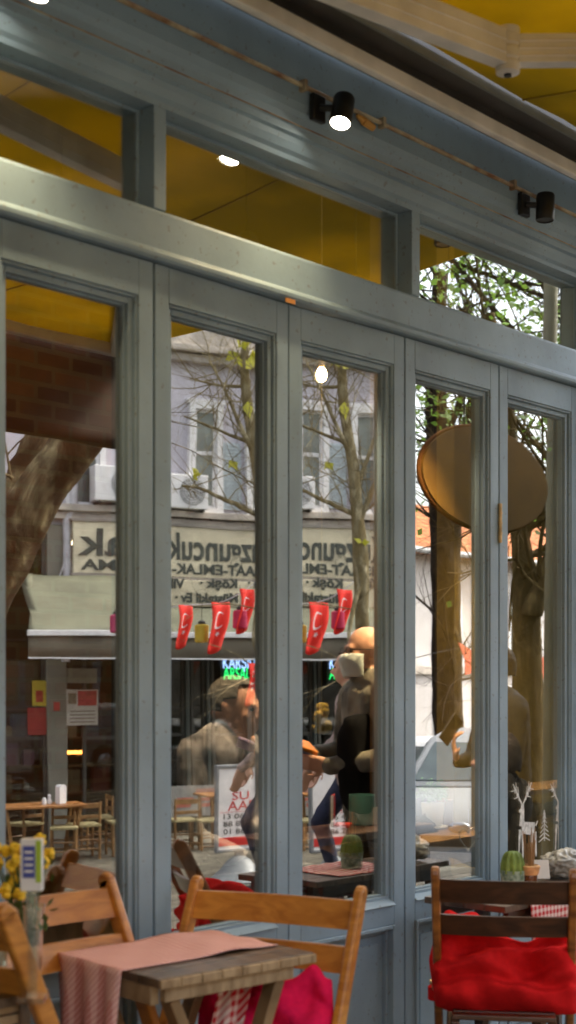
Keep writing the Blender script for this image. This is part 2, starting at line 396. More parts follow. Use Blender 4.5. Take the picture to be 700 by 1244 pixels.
# conduit along the fascia with clips
b = MB(); cz = 3.335; b.tube([(-1.5, -.098, cz+.003), (1, -.099, cz-.002), (3.1, -.098, cz+.001), (4.4, -.1, cz-.003), (9, -.098, cz)], .0075, 8); cd = b.build('conduit_pipe', RUST, cafe, smooth=True)
for x in (1.3, 2.45, 3.35, 3.75, 4.55, 6):
    b = MB(); b.box((x, -.1, cz), (.014, .026, .034)); b.build('clip', RUST, cd)

# ------------------------------------------------------------------ spotlights on the fascia
LENS = emis('lit_lens', (1, .9, .72), 14)
def spot(u, v, lit, label, tilt):
    p = on_y(u, v, -.09); SS = .76
    t = thing('wall_spotlight', label, 'spotlight', p, 0, 'small cylinder spotlights on the fascia')
    b = MB(); b.b2((-.03, -.02, -.042), (.03, 0, .042)); b.build('mounting_box', BLACKM, t, bevel=.004)
    b = MB(); b.tube([(.0, -.02, -.0), (.02, -.055, -.005)], .011, 10); b.build('bracket', BLACKM, t, smooth=True)
    M = Matrix.Translation((.04, -.078, -.012)) @ Matrix.Scale(SS, 4) @ Matrix.Rotation(tilt[1], 4, 'Y') @ Matrix.Rotation(tilt[0], 4, 'X')
    b = MB(); b.lathe([(.004, .066), (.042, .064), (.046, .056), (.046, -.062), (.043, -.068), (.040, -.066), (.040, -.058)], n=32); b.xf(M); b.build('lamp_housing', BLACKM, t, smooth=True)
    b = MB(); b.lathe([(.0395, -.0590), (.0395, -.0625)], n=28); b.xf(M); b.build('lens', LENS if lit else BLACKM, t)
    if lit:
        l = bpy.data.lights.new('spot_lamp', 'SPOT'); l.energy = 5; l.color = (1, .74, .4); l.spot_size = 2.0; l.spot_blend = .9; l.shadow_soft_size = .03
        o = bpy.data.objects.new('spot_lamp', l); COL.objects.link(o); o.parent = t
        o.matrix_local = M @ Matrix.Translation((0, 0, -.075))
    return t
spot(383, 133, True, 'lit black spotlight above the second transom, glowing, beside orange connector', (math.radians(-6), math.radians(20)))
spot(634, 250, False, 'unlit black spotlight pointing down above the third transom', (0, math.radians(3)))
spot(10, -28, True, 'lit spotlight cut off by the top left corner', (math.radians(6), math.radians(12)))
fill_spot = spot(383, 133, True, 'unseen spotlight added past the unlit one to light the masked person', (math.radians(-30), math.radians(0)))
fill_spot.location = (5.3, -.09, 3.33)  # added spotlight beyond the frame, put in to light the masked person
for ch_ in fill_spot.children:
    if ch_.type == 'LIGHT': ch_.data.energy = 150; ch_.data.spot_size = 1.05
p = on_y(441, 146, -.11)
b = MB(); b.tube([(-.03, 0, .006), (-.008, 0, .002), (.0, 0, 0)], [.006, .011, .012], 10); b.tube([(.004, 0, -.002), (.05, -.004, -.012)], [.014, .012], 8)
o = b.build('cable_connector', P('orange_plastic', (.6, .3, .06), .5, .1), smooth=True); o.location = p
tag(o, 'orange cable connector on the conduit right of the lit spotlight', 'connector')

# ------------------------------------------------------------------ awning of the cafe
aw = thing('cafe_awning', 'mustard yellow folding arm awning over the cafe front', 'awning')
AX0, AX1 = -6.0, 5.4
yb, zb_, yf, zf = -.425, 3.44, -2.78, 3.31
ff = MB(); nx, ny = 44, 12
vs = []
for i in range(nx+1):
    for j in range(ny+1):
        t = j/ny; x = AX0+(AX1-AX0)*i/nx
        sag = -.045*math.sin(PI*t)*(1+.25*math.sin(x*2.1)) + .006*math.sin(x*9)
        vs.append((x, yb+(yf-yb)*t, zb_+(zf-zb_)*t+sag))
ff.add(vs, [(i*(ny+1)+j, i*(ny+1)+j+1, (i+1)*(ny+1)+j+1, (i+1)*(ny+1)+j) for i in range(nx) for j in range(ny)])
fb = ff.build('awning_fabric', FABRIC, aw, smooth='all')
for k in range(9):
    x = AX0+.5+k*1.2; b = MB(); pts_ = []
    for j in range(13):
        t = j/12; pts_.append((x, yb+(yf-yb)*t, zb_+(zf-zb_)*t-.045*math.sin(PI*t)*(1+.25*math.sin(x*2.1))+.006*math.sin(x*9)-.004))
    b.tube(pts_, .004, 6); b.build('seam', P('seam_thread', (.36, .25, .02), .8), aw)
m = fb.modifiers.new('thick', 'SOLIDIFY'); m.thickness = .002
b = MB(); b.b2((AX0, -.33, 3.335), (AX1, -.30, 3.385)); b.build('front_rail', CREAM, aw, bevel=.006)
b = MB(); b.prism([(-.30, 3.387), (-.295, 3.342), (-.10, 3.47), (-.10, 3.5), (-.3, 3.5)], 'x', AX0+.02, AX1-.02); b.build('cassette', P('grey_cassette', (.2, .22, .2), .5, .15, 6), aw)
b = MB(); b.b2((AX0+.02, -.33, 3.386), (AX1-.02, -.303, 3.52)); b.b2((AX0+.02, -.41, 3.408), (AX1-.02, -.3305, 3.52)); b.build('dark_channel', DARKM, aw)
b = MB(); b.b2((AX0+.02, -.42, 3.402), (AX1-.02, -.4105, 3.43)); b.build('edge_trim', P('dull_trim', (.16, .17, .15), .5), aw)
b = MB(); b.b2((AX0, yf-.05, zf-.06), (AX1, yf, zf+.02)); b.build('front_bar', CREAM, aw, bevel=.006)
vb = MB(); n = 90; vs = []
for i in range(n+1):
    x = AX0+(AX1-AX0)*i/n
    for j in range(7):
        z = zf-.055-(.505)*j/6; vs.append((x, yf-.062+.012*math.sin(x*7)*j/6, z))
vb.add(vs, [(i*7+j, (i+1)*7+j, (i+1)*7+j+1, i*7+j+1) for i in range(n) for j in range(6)])
vo = vb.build('valance', BROWNF, aw, smooth='all'); m = vo.modifiers.new('thick', 'SOLIDIFY'); m.thickness = .003
def arm(pw, pe, pf, lab):
    r = MB()
    d = (pe-pw).normalized(); e = (pf-pe).normalized()
    r.bar(pw, pe-d*.03, .05, .10)
    for dz in (-.02, .018): r.bar(pw+Vector((0, 0, dz)), pe-d*.03+Vector((0, 0, dz)), .056, .006)
    a = r.build('inner_arm', CREAM, aw, bevel=.006)
    r = MB(); r.bar(pe+e*.03, pf, .045, .085)
    for dz in (-.022, .0, .022): r.bar(pe+e*.03+Vector((0, 0, dz)), pf+Vector((0, 0, dz)), .052, .008)
    r.build('outer_arm', CREAM, aw, bevel=.005)
    r = MB(); r.lathe([(.02, -.068), (.034, -.064), (.037, -.04), (.033, -.036), (.033, -.03), (.038, -.026), (.038, .0), (.034, .004), (.034, .01), (.038, .014), (.038, .04), (.033, .044), (.036, .05), (.034, .064), (.02, .068)], pe, 24)
    k = r.build('elbow_joint', CREAM, aw, smooth=True)
    for q0, q1, rr in (((0, 0, -.074), (0, 0, -.06), .012), ((.02, -.035, 0), (.025, -.042, 0), .008)):
        r = MB(); r.tube([pe+Vector(q0), pe+Vector(q1)], rr, 6); r.build('bolt', DARKM, k)
pe = at(617, 62, 4.13)
ze = pe.z
arm(Vector((1.7, -.40, ze+.01)), pe, Vector((5.2, yf+.0, ze-.02)), '')
arm(Vector((-2.5, -.40, ze+.01)), Vector((-4.4, -.68, ze)), Vector((-5.9, yf, ze-.02)), '')
# hanging gold chain by the valance
b = MB(); c0 = R(131, 470, 8.0, 1)
for k in range(16):
    z = c0.z+.05-.017*k; b.tube([(c0.x+.018*math.cos(t)*(1 if k % 2 else .5), c0.y+.01*math.sin(t)*(1 if k % 2 == 0 else .3), z+.011*math.sin(t)) for t in [i*PI/3 for i in range(7)]], .003, 5)
o = b.build('chain', P('gold_chain', (.7, .5, .15), .35, .1, metal=.5), aw)

# ------------------------------------------------------------------ foreground furniture
def post_pt(top, bot, t): return Vector(top).lerp(Vector(bot), t)
def make_chair(name, label, mat, slat_mat, loc, face, h=.92, w=.43, group='folding wooden chairs on the terrace', cat='chair', post_mat=None):
    """loc: floor point under the back posts' tops (middle); face: direction the sitter looks"""
    rz = math.atan2(face[1], face[0])-PI/2
    t = thing(name, label, cat, loc, rz, group)
    pm = post_mat or mat; hw = w/2; yt = 0; yb_ = .46  # post runs from the top rear to the front floor
    for s in (-1, 1):
        b = MB(); b.bar((s*hw, yt, h), (s*hw, yb_, 0.005), .026, .05, up=(0, 1, .4)); 
        b.tube([(s*hw-.013, yt-.0, h-.006), (s*hw+.013, yt, h-.006)], .024, 12)
        b.build('back_post', pm, t, bevel=.007)
        b = MB(); b.bar((s*(hw-.035), -.03, .005), (s*(hw-.035), .40, .46), .024, .044, up=(0, -1, .8)); b.build('leg', mat, t, bevel=.006)
        b = MB(); b.ell((s*(hw+.016), .195, .53), (.004, .03, .026)); b.tube([(s*(hw+.014), .195, .53), (s*(hw+.026), .195, .53)], .008, 8); b.build('hinge_plate', BRASS, t, smooth=True)
    def yz(z): return yt+(yb_-yt)*(h-z)/h
    for zc, hh in ((h-.06, .074), (h-.172, .066)):
        b = MB(); n = 12; y0 = yz(zc)
        for i in range(n):
            xa = -hw+.012+(w-.024)*i/n; xb = -hw+.012+(w-.024)*(i+1)/n
            ca = -.022*(1-(2*(i/n)-1)**2); cb = -.022*(1-(2*((i+1)/n)-1)**2)
            ln = .5*hh*.45
            q = []
            for (x, c) in ((xa, ca), (xb, cb)):
                for (dy, dz) in ((-.008-ln, hh/2), (.008-ln, hh/2), (.008+ln, -hh/2), (-.008+ln, -hh/2)): q.append((x, y0+c+dy, zc+dz))
            fs = [(0, 1, 5, 4), (1, 2, 6, 5), (2, 3, 7, 6), (3, 0, 4, 7)]
            if i == 0: fs.append((3, 2, 1, 0))
            if i == n-1: fs.append((4, 5, 6, 7))
            b.add(q, fs)
        bmw = b.build('back_slat', slat_mat, t, smooth=True)
        me = bmw.data; bb = bmesh.new(); bb.from_mesh(me); bmesh.ops.remove_doubles(bb, verts=bb.verts, dist=1e-5); bmesh.ops.recalc_face_normals(bb, faces=bb.faces); bb.to_mesh(me); bb.free()
    b = MB()
    for k in range(7): b.b2((-hw+.05, .03+k*.056, .452), (hw-.05, .03+k*.056+.045, .468))
    for s in (-1, 1): b.b2((s*(hw-.06)-.012, .0, .425), (s*(hw-.06)+.012, .43, .4515))
    b.build('seat', slat_mat, t, bevel=.003)
    b = MB(); b.b2((-hw+.013, yz(.5)-.02, .475), (hw-.013, yz(.5), .525)); b.build('seat_rail', slat_mat, t, bevel=.004)
    b = MB(); b.tube([(-hw, yz(.16), .16), (hw, yz(.16), .16)], .011, 10); b.build('stretcher', mat, t, smooth=True)
    return t
def cushion(name, label, mat, M, sx, sy, sz, seed=1, group=None, tufts=((-.22, .1), (.17, -.12), (.3, .22), (-.1, -.62), (.28, -.66)), dip=.05):
    rnd = random.Random(seed); n = 28; vs = []; fs = []
    ph = [rnd.uniform(0, 6) for _ in range(6)]
    def top(a, b_):
        e = (1-abs(a)**3.2)*(1-abs(b_)**3.2); z = max(e, 0)**.45
        for (ta, tb) in tufts:
            d2 = (a-2*ta)**2*1.0+(b_-2*tb)**2; z -= .8*math.exp(-d2/.07)
            # radiating folds
            an = math.atan2(b_-2*tb, a-2*ta); z += .13*math.cos(an*5+ph[0])*math.exp(-d2/.3)*min(1, d2/.03)
        z += .13*math.sin(a*6+b_*4+ph[1])+.07*math.sin(b_*10-a*3+ph[2])+.05*math.sin(a*17+b_*3)
        return z
    for side in (1, -1):
        for i in range(n+1):
            for j in range(n+1):
                a = 2*i/n-1; b_ = 2*j/n-1
                z = top(a, b_)
                if abs(a) > .999 or abs(b_) > .999: z = 0.02*side
                k = 1-.08*(abs(a*b_))+.03*math.sin(a*5+ph[3])*abs(b_)
                z -= .35*math.exp(-((b_+.48+.1*math.sin(a*4))/.09)**2)*(1 if side == 1 else 0)
                vs.append((a*sx/2*k, b_*sy/2*k-dip*max(0, b_)*math.exp(-((a-.2)/.42)**2)-.035*max(0, b_)*max(0, abs(a)-.75)/.25+.012*math.sin(a*13)*max(0, b_), side*max(z, .02)*sz/2))
    m1 = (n+1)*(n+1)
    for s in (0, 1):
        for i in range(n):
            for j in range(n):
                q = [s*m1+i*(n+1)+j, s*m1+(i+1)*(n+1)+j, s*m1+(i+1)*(n+1)+j+1, s*m1+i*(n+1)+j+1]
                fs.append(q if s == 0 else q[::-1])
    for i in range(n):
        for (a, b_) in (((i, 0), (i+1, 0)), ((i, n), (i+1, n)), ((0, i), (0, i+1)), ((n, i), (n, i+1))):
            p, q = a[0]*(n+1)+a[1], b_[0]*(n+1)+b_[1]; fs.append([p, q, m1+q, m1+p])
    b = MB(); b.add(vs, fs); b.xf(M)
    loc = M.to_translation(); b.v = [q-loc for q in b.v]
    o = b.build(name, mat, smooth='all', subd=1); o.location = loc
    return tag(o, label, 'cushion', group)

def LZ(lat, Z, z=0): return CAM*0 + Vector((CAM.x, CAM.y, 0)) + FW*Z + RT*lat + UP*z
# middle honey chair
pL, pR = LZ(-.262, 4.10), LZ(.200, 3.90)
mid = (pL+pR)/2; wd = (pR-pL).length
ax = (pR-pL).normalized(); fc = Vector((-ax.y, ax.x, 0));
if fc.dot(FW) > 0: fc = -fc
c2 = make_chair('folding_chair', 'honey wood folding chair with pink cushion right of the dark slatted table', CHAIRW, CHAIRW, mid, fc, .905, wd-.0)
# back left chair, tucked in between table and glass
c3 = make_chair('folding_chair', 'honey wood folding chair with its back against the glass at the left', CHAIRW, CHAIRW, (2.36, -.06, 0), (0, -1, 0), .945, .43)
# near left chair, cut by the frame
tp = at(6, 1113, 3.1)
f4 = (FW*.8+RT*.6).normalized(); a4 = Vector((f4.y, -f4.x, 0))
c4 = make_chair('folding_chair', 'honey wood folding chair cut off by the left edge, nearest the camera', CHAIRW, CHAIRW, Vector((tp.x, tp.y, 0))-a4*.215, f4, tp.z+.01, .43)
# right walnut chair
pL, pR = LZ((529-350)/F*4.3, 4.3), LZ((697-350)/F*4.24, 4.24)
mid = (pL+pR)/2; ax = (pR-pL).normalized(); fc = Vector((-ax.y, ax.x, 0))
if fc.dot(FW) < 0: fc = -fc
c5 = make_chair('folding_chair', 'dark walnut folding chair with red tufted cushion at the right', DKWOOD, DKWOOD, mid, fc, .905, (pR-pL).length, post_mat=wood('worn_walnut', (.2, .065, .012), (.5, .2, .04), .38, 5, (1, 1, 3), .35))
def frame_at(org, xdir, zdir):
    x = Vector(xdir).normalized(); z = Vector(zdir).normalized(); y = z.cross(x).normalized(); x = y.cross(z)
    M = Matrix((x, y, z)).transposed().to_4x4(); M.translation = org; return M
# red cushion: propped in the chair, seen through the open back
cpos = mid+fc*.19+UP*.60
cushion('chair_cushion', 'plump red tufted cushion propped in the dark chair', REDC, frame_at(cpos, ax, -fc+UP*.5), .47, .33, .27, 3, 'cushions on the terrace chairs', dip=.12)
b = MB(); b.lathe([(.03, -.022), (.034, -.02), (.034, .02), (.03, .022)], n=12)
o = b.build('cushion_tie', REDC, smooth=True); o.location = mid-ax*(.5*(pR-pL).length)+fc*.225+UP*.49; tag(o, 'red tie band around the left leg of the dark chair', 'tie')
# pink cushion
fm = fc
pL2, pR2 = LZ(-.262, 4.10), LZ(.200, 3.90); ax2 = (pR2-pL2).normalized(); fc2 = Vector((-ax2.y, ax2.x, 0))
if fc2.dot(FW) > 0: fc2 = -fc2
cp = (pL2+pR2)/2+fc2*.17+UP*.575+ax2*.04
cushion('chair_cushion', 'bright pink cushion leaning in the honey chair behind the table', PINKC, frame_at(cp, ax2, fc2+UP*.35), .40, .34, .13, 5, 'cushions on the terrace chairs')
# chequered napkin cloth hanging beside it
b = MB(); q0 = at(268, 1192, 3.72); n = 8; vs = []
for i in range(n+1):
    for j in range(n+1):
        vs.append(q0+RT*(.0+.085*i/n-.05*j/n)+FW*(.012*math.sin(i*1.3)+.0*j)-UP*(.22*j/n))
b.add(vs, [(i*(n+1)+j, i*(n+1)+j+1, (i+1)*(n+1)+j+1, (i+1)*(n+1)+j) for i in range(n) for j in range(n)])
o = b.build('gingham_cloth', GING, smooth='all'); m = o.modifiers.new('t', 'SOLIDIFY'); m.thickness = .003
tag(o, 'red and white chequered cloth hanging beside the pink cushion', 'cloth')

# left table
TZ = .78
A = Vector((-.3075, 3.363)); d1 = Vector((.75, .66)).normalized(); d2 = Vector((-.66, .75)).normalized()
def TB(a, bb, z=0):
    q = A+d1*a+d2*bb; return LZ(q.x, q.y, z)
e1 = (TB(1, 0)-TB(0, 0)); e2 = (TB(0, 1)-TB(0, 0))
trz = math.atan2(e1.y, e1.x)
TL, TD = .50, .40
tb = thing('cafe_table', 'dark slatted wooden cafe table carrying a salmon runner cloth', 'table', TB(0, 0, 0), trz, 'wooden cafe tables on the terrace')
s2 = 1 if (Matrix.Rotation(-trz, 3, 'Z') @ e2).y > 0 else -1
b = MB()
nb = 5
for k in range(nb):
    y0 = TD*k/nb; b.b2((-.0, s2*y0, TZ-.022), (TL, s2*(y0+TD/nb-.004), TZ))
b.build('table_top', TBLW, tb, bevel=.002)
b = MB()
for k in range(8): b.b2((TL*k/8+.001, -s2*.012, TZ-.024), (TL*(k+1)/8-.002, -s2*.0005, TZ-.002))
b.build('edge_strip', TBLE, tb, bevel=.002)
b = MB(); b.b2((.03, s2*.012, TZ-.062), (TL-.06, s2*.034, TZ-.0235)); b.b2((.03, s2*(TD-.034), TZ-.075), (TL-.06, s2*(TD-.012), TZ-.0235))
b.b2((.005, s2*.036, TZ-.07), (.03, s2*(TD-.036), TZ-.0235)); b.b2((TL-.085, s2*.036, TZ-.07), (TL-.06, s2*(TD-.036), TZ-.0235)); b.build('apron', TBLE, tb, bevel=.002)
for (x, y) in ((.07, .05), (TL-.09, .05), (.07, TD-.05), (TL-.09, TD-.05)):
    b = MB(); xs = TL-x+ -.0
    b.bar((x, s2*y, TZ-.063 if y < .1 else TZ-.076), (TL*.5+(TL*.5-x)*.85, s2*y+(.03 if x < .2 else -.0), .0), .03, .045, up=(0, 1, 0)); b.build('leg', wood('leg_wood', (.2, .12, .05), (.35, .22, .1), .5), tb, bevel=.003)
# salmon runner: lies on the top and hangs over the left end
b = MB(); n, mm = 40, 16; vs = []
for i in range(n+1):
    s_ = i/n*.86
    for j in range(mm+1):
        w_ = .125+.29*j/mm
        if i/n > .55: w_ = .125+ (.29)*j/mm
        if s_ < .36:
            dn = .36-s_; x = -.017-.012*math.sin(j*1.1)*min(1, dn*6)-.02*dn; z = TZ+.004-dn+.02; z = min(z, TZ+.004)
            y = w_+.02*dn*math.sin(j*.7)+dn*.12*(1-j/mm)
        else:
            x = s_-.377; z = TZ+.005+.0025*math.sin(i*.9)*math.sin(j*.8)+(.008*math.exp(-((i-33)/3)**2))
            # the free end is pointed towards the chair
            y = w_-.0*max(0, x-.3)
        vs.append((x, s2*y, z))
b.add(vs, [(i*(mm+1)+j, i*(mm+1)+j+1, (i+1)*(mm+1)+j+1, (i+1)*(mm+1)+j) for i in range(n) for j in range(mm)])
o = b.build('table_runner', SALM, smooth='all'); o.location = tb.location; o.rotation_euler = tb.rotation_euler
m = o.modifiers.new('t', 'SOLIDIFY'); m.thickness = .0025; tag(o, 'salmon chequered runner cloth hanging over the end of the slatted table', 'tablecloth')
# table at the left edge
t2 = thing('cafe_table', 'wooden cafe table at the left edge under the yellow flowers', 'table', (1.78, -.26, 0), 0, 'wooden cafe tables on the terrace')
b = MB()
for k in range(4): b.b2((-.3, -.17+k*.085, TZ-.022), (.3, -.17+k*.085+.082, TZ))
b.build('table_top', TBLW, t2, bevel=.002)
b = MB(); b.ring(-.27, .27, TZ-.07, TZ-.023, .02, -.14, -.12); b.build('apron', TBLE, t2)
for (x, y) in ((-.25, -.13), (.25, -.13), (-.25, .13), (.25, .13)):
    b = MB(); b.bar((x, y, TZ-.0225), (x, y, 0), .03, .03, up=(0, 1, 0)); b.build('leg', TBLW, t2)
# flowers in a glass
YEL = P('yellow_petals', (.75, .5, .02), .7, .25, 30, .1); LEAFG = P('flower_leaf', (.06, .1, .02), .7, .3, 20)
CLEAR = glass_mat('tumbler_glass', .1, (.92, .94, .9))
fp = at(33, 1060, 3.40); fx, fy = fp.x, fp.y
vz = thing('flower_vase', 'bunch of yellow flowers in a glass at the left edge', 'vase', (fx, fy, TZ), 0)
b = MB(); b.lathe([(.028, .0), (.033, .004), (.038, .12), (.045, .17), (.042, .17), (.034, .02), (.001, .015)], n=20); b.build('glass', CLEAR, vz, smooth=True)
b = MB(); yb2 = MB()
rnd = random.Random(4)
for k in range(30):
    a = rnd.uniform(0, 6.28); r = rnd.uniform(0, .10); z = rnd.uniform(.22, .35)-r*.5
    tipp = Vector((r*math.cos(a), r*math.sin(a), z)); b.tube([(0, 0, .02), tipp*.5+Vector((0, 0, .03)), tipp], .002, 4)
    for q in range(11):
        v = Vector((rnd.gauss(0, 1), rnd.gauss(0, 1), rnd.gauss(0, 1)+.4)).normalized()*.013
        yb2.ell(tipp+v*.7, (.011, .009, .006), 6, 4, Matrix.Rotation(rnd.uniform(0, 3), 3, 'X') @ Matrix.Rotation(rnd.uniform(0, 3), 3, 'Z'))
for k in range(60):
    a = rnd.uniform(0, 6.28); r = rnd.uniform(.0, .08); z = rnd.uniform(.12, .28); c = Vector((r*math.cos(a), r*math.sin(a), z)); v = Vector((rnd.gauss(0, 1), rnd.gauss(0, 1), rnd.gauss(0, 1))).normalized()*.03; w2 = v.cross(Vector((.3, .5, .9))).normalized()*.008
    b.add([c, c+v*.5+w2, c+v, c+v*.5-w2], [(0, 1, 2, 3)])
b.build('stems', LEAFG, vz, fixn=False); yb2.build('blossoms', YEL, vz, smooth='all')
# menu card with blue field and green side
mp_ = at(39, 1082, 3.14)
cdn = thing('menu_card', 'small white, blue and green standing card in front of the yellow flowers', 'card', (mp_.x, mp_.y, mp_.z), math.radians(-48.5)+PI*0, None)
H0 = mp_.z-TZ
cdn.location.z = TZ; HS = H0; H0 = 0
b = MB(); b.b2((-.03, -.03, 0), (.03, .03, .012)); b.b2((-.012, -.004, .012), (.012, .004, HS-.001)); b.build('clear_stand', CLEAR, cdn)
b = MB(); b.b2((-.024, -.012, 0), (.024, .012, .115)); cdp = b.build('card', WHITE, cdn, bevel=.002); cdp.location.z = HS; cdn2 = cdp
b = MB(); b.b2((-.018, -.0135, H0+.03), (.009, -.0122, H0+.10)); b.build('blue_field', P('blue_print', (.05, .07, .3), .5, .1), cdp)
b = MB(); b.b2((.0105, -.0135, H0+.02), (.0225, -.0122, H0+.112)); b.build('green_field', P('green_print', (.35, .5, .03), .5, .1), cdp)
b = MB()
for k in range(4): b.b2((-.014, -.0142, H0+.042+k*.014), (.005, -.0136, H0+.047+k*.014))
b.build('printed_lines', WHITE, cdp)
# tumbler with wrapped sticks
gp = at(61, 1148, 3.45)
gp = at(61, 1158, .72*F/(1158-820)*.965)
tg = thing('stick_glass', 'small tumbler packed with wrapped toothpicks beside the runner', 'glass', (min(gp.x, 2.07), -.24, TZ), 0)
b = MB(); b.lathe([(.024, 0), (.027, .003), (.03, .068), (.027, .068), (.022, .006), (.001, .005)], n=20); b.build('tumbler', CLEAR, tg, smooth=True)
b = MB(); rnd = random.Random(2)
for k in range(26):
    a = rnd.uniform(0, 6.28); r = rnd.uniform(0, .018); x, y = r*math.cos(a), r*math.sin(a); b.bar((x, y, .006), (x*1.4, y*1.4, .07+rnd.uniform(0, .02)), .004, .004, up=(1, 0, 0))
b.build('sticks', P('paper_wrap', (.7, .6, .45), .7, .1), tg)

# right table behind the walnut chair
gq = on_z(650, 1092, .76)
rt_rz = 0
t3 = thing('cafe_table', 'cafe table behind the dark chair with cactus and chequered cloth', 'table', (4.27, -.35, 0), 0, 'wooden cafe tables on the terrace')
b = MB()
for k in range(4): b.b2((-.41, -.16+k*.08, .738), (.41, -.16+k*.08+.077, .76))
b.build('table_top', TBLW, t3, bevel=.002)
for yv in (-.14, .12):
    b = MB(); b.b2((-.36, yv, .69), (.36, yv+.02, .7375)); b.build('apron', DKWOOD, t3)
for (x, y) in ((-.14, -.12), (.35, -.12), (-.14, .11), (.35, .11)):
    b = MB(); b.bar((x, y, .737), (x, y, 0), .035, .035, up=(0, 1, 0)); b.build('leg', DKWOOD, t3)
# gingham cloth with a drop towards the camera
b = MB(); vs = []; n, mm = 24, 22
for i in range(n+1):
    for j in range(mm+1):
        a = i/n; s_ = j/mm*.62
        x = -.27+.36*a; 
        if s_ < .3: y = .14-s_*1.01; z = .7645+.0015*math.sin(i*1.1+j)
        else: y = -.163-.006-.012*math.sin(a*9)*(s_-.3)*3-.02*(s_-.3); z = .7635-(s_-.3)*.85; x += .06*(s_-.3)
        vs.append((x, y, z))
b.add(vs, [(i*(mm+1)+j, i*(mm+1)+j+1, (i+1)*(mm+1)+j+1, (i+1)*(mm+1)+j) for i in range(n) for j in range(mm)])
o = b.build('table_runner', GING, smooth='all'); o.location = (4.27, -.35, 0); m = o.modifiers.new('t', 'SOLIDIFY'); m.thickness = .002
tag(o, 'red and white gingham cloth on the table behind the dark chair', 'tablecloth')
# cactus
cb = on_z(623, 1077, .766); cb = Vector((cb.x, min(cb.y, -.13), .766)); 
ct = thing('potted_cactus', 'small ribbed cactus in a speckled green cup', 'plant', (4.42, -.23, .7665), 0)
cc = Vector(on_z(623, 1078, .7665)); cc.y = max(min(cc.y, -.1), -.5); ct.location = (cc.x, cc.y, .7665)
b = MB(); b.lathe([(.036, 0), (.04, .004), (.043, .055), (.043, .06), (.038, .06), (.036, .05)], n=28); b.build('cup', P('speckled_green_cup', (.1, .2, .14), .5, .1, 60, .05, col2=(.3, .42, .32)), ct, smooth=True)
b = MB(); vs = []; n, mm = 60, 14
for j in range(mm+1):
    ph = j/mm*PI/2; 
    for k in range(n):
        t = 2*PI*k/n; r = .04*math.cos(ph)**.55*(1+.12*math.cos(t*10)); vs.append((r*math.cos(t), r*math.sin(t), .05+.075*math.sin(ph)))
b.add(vs, [(j*n+k, j*n+(k+1) % n, (j+1)*n+(k+1) % n, (j+1)*n+k) for j in range(mm) for k in range(n)])
b.build('cactus_body', P('cactus_green', (.1, .17, .03), .6, .3, 25, .1, col2=(.2, .3, .06)), ct, smooth='all')
# jar with straw sticks
jc = on_z(644, 1078, .7665); jc.y = min(jc.y, -.1)
js = thing('stick_jar', 'amber jar with reed sticks between the cactus and the grey bag', 'jar', (jc.x, jc.y, .7665), 0)
b = MB(); b.lathe([(.024, 0), (.026, .003), (.026, .04), (.024, .045)], n=20); b.build('jar', P('amber_jar', (.12, .04, .01), .2, .2, 20), js, smooth=True)
b = MB(); b.lathe([(.027, .044), (.03, .05), (.036, .074), (.03, .078), (.022, .07)], n=20); b.build('paper_frill', P('kraft_frill', (.6, .35, .14), .7, .2, 40, .2), js, smooth=True)
b = MB(); rnd = random.Random(5)
for k in range(14):
    a = rnd.uniform(0, 6.28); r = rnd.uniform(0, .015); b.tube([(r*math.cos(a), r*math.sin(a), .04), (1.9*r*math.cos(a), 1.9*r*math.sin(a), .14+rnd.uniform(0, .07))], .0018, 5)
b.build('reeds', P('reed', (.35, .2, .08), .7, .3), js)
# grey crumpled bag and white card
bp_ = on_z(688, 1079, .766); bp_.y = min(bp_.y, -.13)
bm = bmesh.new(); bmesh.ops.create_icosphere(bm, subdivisions=5, radius=1)

for v in bm.verts:
    p = v.co.copy(); r = 1+.22*mnoise.noise(p*1.6)+.16*(1-abs(mnoise.noise(p*3.3+Vector((3, 1, 2)))*2.2))+.06*mnoise.noise(p*8)
    v.co = Vector((p.x*.085*r, p.y*.07*r, max(p.z*.052*r, -.04)+.04))
me = bpy.data.meshes.new('crumpled_bag'); bm.to_mesh(me); bm.free(); me.materials.append(P('grey_bag_plastic', (.2, .2, .18), .3, .25, 9, .3, col2=(.42, .42, .38)))
for q in me.polygons: q.use_smooth = True
o = bpy.data.objects.new('crumpled_bag', me); COL.objects.link(o); o.location = (4.56, -.31, .7675); tag(o, 'crumpled grey plastic bag at the right edge of the far table', 'bag')
wc = on_z(659, 1078, .767)
b = MB(); b.box((0, 0, .035), (.06, .004, .07), M=Matrix.Rotation(math.radians(-48), 4, 'Z') @ Matrix.Rotation(math.radians(-25), 4, 'X')); o = b.build('folded_card', WHITE); o.location = (4.42, -.30, .768); tag(o, 'white folded card leaning beside the grey bag', 'card')

